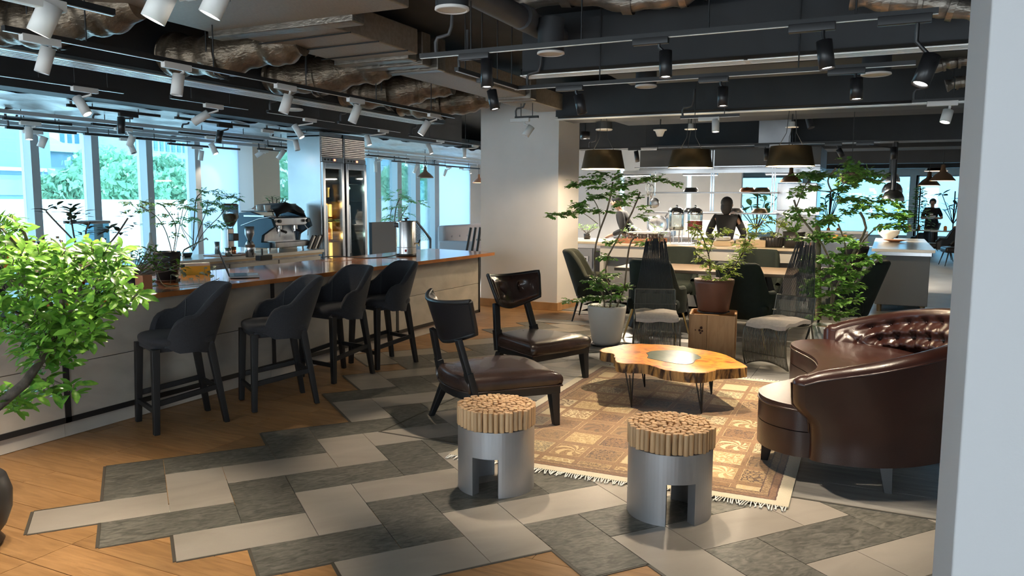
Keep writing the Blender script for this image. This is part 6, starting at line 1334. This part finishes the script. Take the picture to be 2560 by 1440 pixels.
for x,y,h in((425,705,.07),(440,700,.06),(455,705,.09),(470,700,.06),(485,705,.05),(497,700,.08),(510,700,.12),(520,698,.08),(530,695,.10),(540,693,.11),(515,698,.06),(535,698,.05),(445,703,.10),(500,703,.06),(405,668,.02)):
    p=at(x,y+6,BT+.008); q=p+Vector((R8.uniform(-.03,.03),R8.uniform(-.03,.03),h)); P.twig([p,p.lerp(q,.5)+Vector((.006,0,.006)),q],.0016); P.leaf(q,(R8.uniform(-1,1),R8.uniform(-1,.2),-.15),(-.3,-.3,1),.042*R8.uniform(.7,1.2))
P.done(m_leafg,'vine_stem')
# tree by the windows beyond the fridges, and the leaves by the fridge glass
q=aty(985,600,8.7); t=thing('potted_tree','airy tree in front of the windows behind the metal urn','plant',(q.x,8.7,0)); MB().lathe([(.001,0),(.14,0),(.19,.38),(.17,.38),(.001,.35)],n=24).build('pot_body',m_potk,t)
P=Plant(t,m_leaft,.07,.028,8,300,tip=2); dd=dep(t.location)
feather(P,dd,[(((985,640),(985,575),(990,520),(1000,495)),.012),(((985,590),(1005,540),(1020,515)),.008),(((985,600),(975,550),(980,520)),.008)],[(((968,500),(995,490),(1015,498)),10),(((1010,500),(1035,503),(1052,510)),8),(((965,520),(985,520),(1005,515)),8),(((975,540),(1000,538)),7),(((962,550),(980,545)),5),(((1000,525),(1015,535)),6),(((990,480),(1003,488)),4)],.068,.25,9)
P.done(m_bark,'stems')
q=aty(690,560,8.9); t=thing('window_plant','broad green leaves behind the espresso machine at the window','plant',(q.x,8.9,0)); MB().lathe([(.001,0),(.15,0),(.2,.45),(.001,.42)],n=22).build('pot_body',m_potk,t); P=Plant(t,m_leaft,.10,.04,9,80); dd=dep(t.location)
for x,y in((680,492),(692,498),(708,495),(700,505),(672,500),(715,500)): p=atd(x,y,dd); P.rosette(p,(0,0,1),6,.12); P.twig([p,atd(690,560,dd),P.org+Vector((0,0,.4))],.008)
P.done(m_bark,'stems')
# white pot tree
wpv=Vector((7.86,2.64,0)); t=pot('potted_tree','slender layered tree in a tall white pot with pebbles',wpv,[(.001,.015),(.135,.015),(.155,.05),(.188,.25),(.205,.40),(.205,.425),(.192,.425),(.188,.39),(.001,.38)],m_potw,soil=(.19,.39),saucer=.165,cat='plant')
pb=None
for i in range(70):
    a=R8.uniform(0,6.28); r=.175*sqrt(R8.random()); 
    if pb is None: pb=MB().ball((0,0,0),(.017,.013,.010),7,5).build('pebble',m_pebble,t)
    else: inst(pb)
    COL.objects[-1].location=(r*cos(a),r*sin(a),.405); COL.objects[-1].rotation_euler=(0,0,a*3)
P=Plant(t,m_leafm,.055,.034,10,300,fold=.22); dd=dep(wpv+Vector((0,0,1)))
feather(P,dd,[(((1512,778),(1508,740),(1490,700),(1486,640),(1495,590),(1520,520),(1532,455)),.010),(((1522,778),(1530,730),(1515,690),(1520,640),(1560,570),(1585,520),(1600,480)),.009),(((1538,775),(1560,720),(1567,660),(1575,610),(1590,590)),.009),(((1530,740),(1500,705)),.006),(((1500,570),(1495,520),(1470,480)),.005),(((1532,480),(1570,465),(1620,455)),.004),(((1495,560),(1450,530),(1400,535)),.004),(((1575,610),(1620,600)),.003),(((1560,720),(1590,715)),.003)],
 [(((1425,465),(1460,455),(1500,450)),9),(((1470,440),(1515,435),(1545,445)),9),(((1490,465),(1525,470),(1555,465)),8),(((1545,465),(1580,450),(1620,448)),9),(((1615,445),(1650,450),(1685,462)),8),(((1362,540),(1395,535),(1430,538)),8),(((1430,530),(1450,515),(1470,495)),8),(((1450,520),(1475,530)),4),(((1485,495),(1520,485)),6),(((1550,490),(1575,485),(1590,500)),7),(((1545,510),(1570,512)),4),(((1500,525),(1520,530)),4),(((1580,540),(1625,548)),3),(((1600,515),(1615,525)),3),(((1520,600),(1545,605)),4),(((1600,610),(1625,605)),4),(((1500,640),(1530,645)),3),(((1425,755),(1460,748),(1490,742)),9),(((1480,720),(1510,715)),6),(((1490,745),(1525,740),(1550,745)),7),(((1540,715),(1565,720)),6),(((1500,690),(1530,690)),5),(((1480,700),(1500,705)),4)],.050,.14,8,.0012,1.9)
P.done(m_twig,'stems')
# yellow green plant in the brown pot
bpv=Vector((7.84,1.52,.425)); t=pot('potted_shrub','yellow green spiky shrub in a red brown pot on the pine box',bpv,[(.001,.012),(.135,.012),(.15,.03),(.185,.26),(.195,.30),(.195,.335),(.185,.335),(.178,.30),(.001,.29)],m_potb,soil=(.178,.30),saucer=.15,cat='plant')
P=Plant(t,m_leafy,.042,.015,12,300,tip=2); dd=dep(bpv+Vector((0,0,.5)))
feather(P,dd,[(((1782,726),(1775,680),(1772,640),(1755,590),(1735,560)),.006),(((1792,726),(1810,690),(1840,660),(1865,620),(1880,590)),.006),(((1790,726),(1800,700),(1790,670),(1760,650),(1735,630)),.005),(((1845,655),(1860,620),(1870,580),(1905,560)),.004),(((1770,640),(1785,600),(1805,575)),.004)],
 [(((1735,630),(1755,650),(1775,665)),10),(((1775,668),(1800,672)),7),(((1765,690),(1790,700)),7),(((1805,700),(1825,690),(1820,670)),9),(((1835,660),(1850,640)),7),(((1855,625),(1885,610)),9),(((1775,712),(1800,716)),6),(((1735,570),(1750,590),(1765,600)),8),(((1785,590),(1810,572)),8),(((1750,610),(1765,622)),5),(((1845,620),(1860,605)),5),(((1725,560),(1740,575)),4),(((1860,600),(1880,585)),6)],.046,.12,8,.0016,1.6)
P.done(m_bark,'stems')
# plants on the kitchen counter
P=Plant(rb,m_leafy,.06,.020,13,260,tip=2); dd=dep(Vector(rb.location))
feather(P,dd,[(((1940,595),(1925,570),(1905,555)),.005),(((1942,595),(1950,565),(1960,550)),.005)],[(((1870,575),(1895,562),(1915,555)),10),(((1900,545),(1930,550),(1955,558)),11),(((1900,575),(1925,585),(1945,580)),10),(((1945,585),(1970,590),(1978,595)),6),(((1885,560),(1900,570)),6),(((1940,560),(1965,570)),7)],.062,.2,8)
P.done(m_bark,'stems')
P=Plant(bp_,m_leafm,.09,.028,14,120,tip=2); dd=dep(Vector(bp_.location))
for i in range(16): p=atd(R8.uniform(1950,2010),R8.uniform(545,590),dd+R8.uniform(-.1,.1)); P.spray(P.org+Vector((0,0,.2)),p,6,.10,.2)
P.done(m_bark,'stems')
for i,(px,py,x,n) in enumerate(((1468,575,12.2,10),(1640,574,11.85,8),(1575,566,12.3,8))):
    q=atx(px,py+8,x); t=thing('herb_pot','small green herb pot on the kitchen counter, %s'%('nearest the pillar','behind the glasses','beside the leaning chef')[i],'plant',(x,q.y,KT)); MB().lathe([(.001,0),(.05,0),(.06,.09),(.001,.085)],n=16).build('pot_body',m_potk,t); P=Plant(t,m_leafm,.07,.03,30+i,80)
    for k in range(n): p=P.org+Vector((R8.uniform(-.12,.12),R8.uniform(-.16,.16),R8.uniform(.12,.26))); P.rosette(p,(R8.uniform(-.4,.1),R8.uniform(-.4,.4),1),5,.07); P.twig([P.org+Vector((0,0,.08)),p],.003)
    P.done(m_bark,'stems')
# bushy plant right
rbv=at(2066,862,0); rbv=Vector((8.35,8.35*rbv.y/rbv.x,0)); t=pot('bushy_plant','tall bushy many layered plant in a marbled white pot behind the sofa',rbv,[(.001,.0),(.13,0),(.155,.06),(.16,.30),(.15,.30),(.145,.27),(.001,.26)],Mt('marbled_pot',(.74,.75,.73),.4,0,(.45,.47,.46),7,dist=2),soil=(.145,.27),cat='plant')
P=Plant(t,m_leafm,.055,.032,15,300,fold=.22); dd=dep(rbv+Vector((0,0,.8))); pr=t
MB().tube([atd(2046,800,dd+.2)-rbv,atd(2046,640,dd+.2)-rbv,atd(2044,560,dd+.2)-rbv],[.03,.028,.03],9).build('support_stake',m_twig,t)
feather(P,dd,[(((2075,800),(2085,740),(2110,680),(2140,620),(2165,570),(2150,530)),.013),(((2075,800),(2080,720),(2070,640),(2040,590),(2000,540),(1985,500)),.010),(((2140,640),(2160,600),(2200,560)),.008),(((2120,660),(2110,600),(2095,560)),.008),(((1990,520),(2010,470),(2030,440)),.006),(((2080,480),(2070,450),(2090,420)),.008),(((2010,470),(2080,478),(2120,450)),.006)],
 [(((2065,555),(2110,530),(2150,515),(2200,520)),14),(((2150,510),(2200,500),(2240,515),(2270,540)),14),(((2180,540),(2220,535),(2255,545)),11),(((2200,565),(2235,560),(2255,570)),9),(((2090,505),(2120,498),(2160,500)),10),(((2040,560),(2075,545)),8),(((1985,490),(2010,470),(2040,465)),9),(((1995,440),(2025,430),(2050,440)),8),(((2030,450),(2070,440)),6),(((2105,400),(2130,415),(2150,430)),8),(((2115,440),(2150,445),(2190,450)),9),(((2160,430),(2200,440)),6),(((2090,470),(2130,465)),5),(((1990,520),(2020,525),(2045,520)),8),(((1975,540),(2000,545)),5),(((2000,600),(2040,590),(2070,585)),10),(((2070,600),(2110,595)),9),(((2110,620),(2150,610)),7),(((2090,640),(2130,640)),8),(((2020,640),(2060,650)),8),(((2015,670),(2050,680),(2090,675)),10),(((2080,690),(2120,690),(2150,680)),10),(((2130,660),(2170,655)),7),(((2020,700),(2060,710)),8),(((2040,740),(2080,730),(2120,725)),10),(((2060,765),(2100,755),(2140,750)),10),(((2050,785),(2090,790),(2130,780)),9),(((2100,710),(2140,715)),7),(((2000,800),(2030,790)),4),(((2015,720),(2035,725)),5),(((2080,660),(2110,665)),6),(((2170,640),(2190,645)),4)],.052,.2,8,.0012,2.3)
P.done(m_twig,'stems')
# far plants
for i,(px,py0,py1,x,lab,mt,L,n) in enumerate(((2293,470,575,25,'tall conifer like plant in the far corner beside the walking person',m_leaft,.16,60),(2380,478,560,28.8,'broad leaved tall plant against the far glass by the pillar',m_leafk,.28,10),(1890,470,575,19.5,'broad leaved tree behind the kitchen shelf',m_leaft,.30,9),(2070,480,560,24,'leafy plant against the far window behind the bushy plant',m_leaft,.25,10))):
    q=atx(px,600,x); a=atx(px,py0,x); b=atx(px,py1,x); t=thing('tall_plant',lab,'plant',(x,q.y,0)); MB().lathe([(.001,0),(.2,0),(.24,.4),(.001,.38)],n=20).build('pot_body',m_potk,t); P=Plant(t,mt,L,L*.4,40+i,120); P.twig([P.org+Vector((0,0,.35)),(x,q.y,b.z),(x,q.y,a.z)],.02)
    if i==0:
        for k in range(n):
            v=k/n; z=b.z+(a.z-b.z)*v; r_=.42*(1-v)+.05; an=k*2.4; P.spray((x,q.y,z),(x+r_*cos(an),q.y+r_*sin(an),z+.05),6,L*.8,.1,.006)
    else:
        for k in range(n): p=Vector((x+R8.uniform(-.3,.3),q.y+R8.uniform(-.5,.5),b.z+(a.z-b.z)*R8.uniform(.3,1))); P.rosette(p,(R8.uniform(-.5,.5),R8.uniform(-.5,.5),1),5,L); P.twig([(x,q.y,b.z),p],.012)
    P.done(m_bark,'stems')
hb=thing('hanging_planter','hanging coconut basket planter with green leaves high over the bushy plant','plant',atd(2128,445,9.2)); MB().ball((0,0,0),(.13,.13,.08),16,9).build('basket',m_bark,hb); MB().tube([(0,0,.1),(0,0,3.0-hb.location.z)],.005,5).build('cord',m_black,hb); P=Plant(hb,m_leafm,.06,.03,50,200)
for k in range(18): a=R8.uniform(0,6.28); p=P.org+Vector((.17*cos(a),.17*sin(a),R8.uniform(-.08,.12))); P.rosette(p,(cos(a),sin(a),.6),6,.065)
P.done()
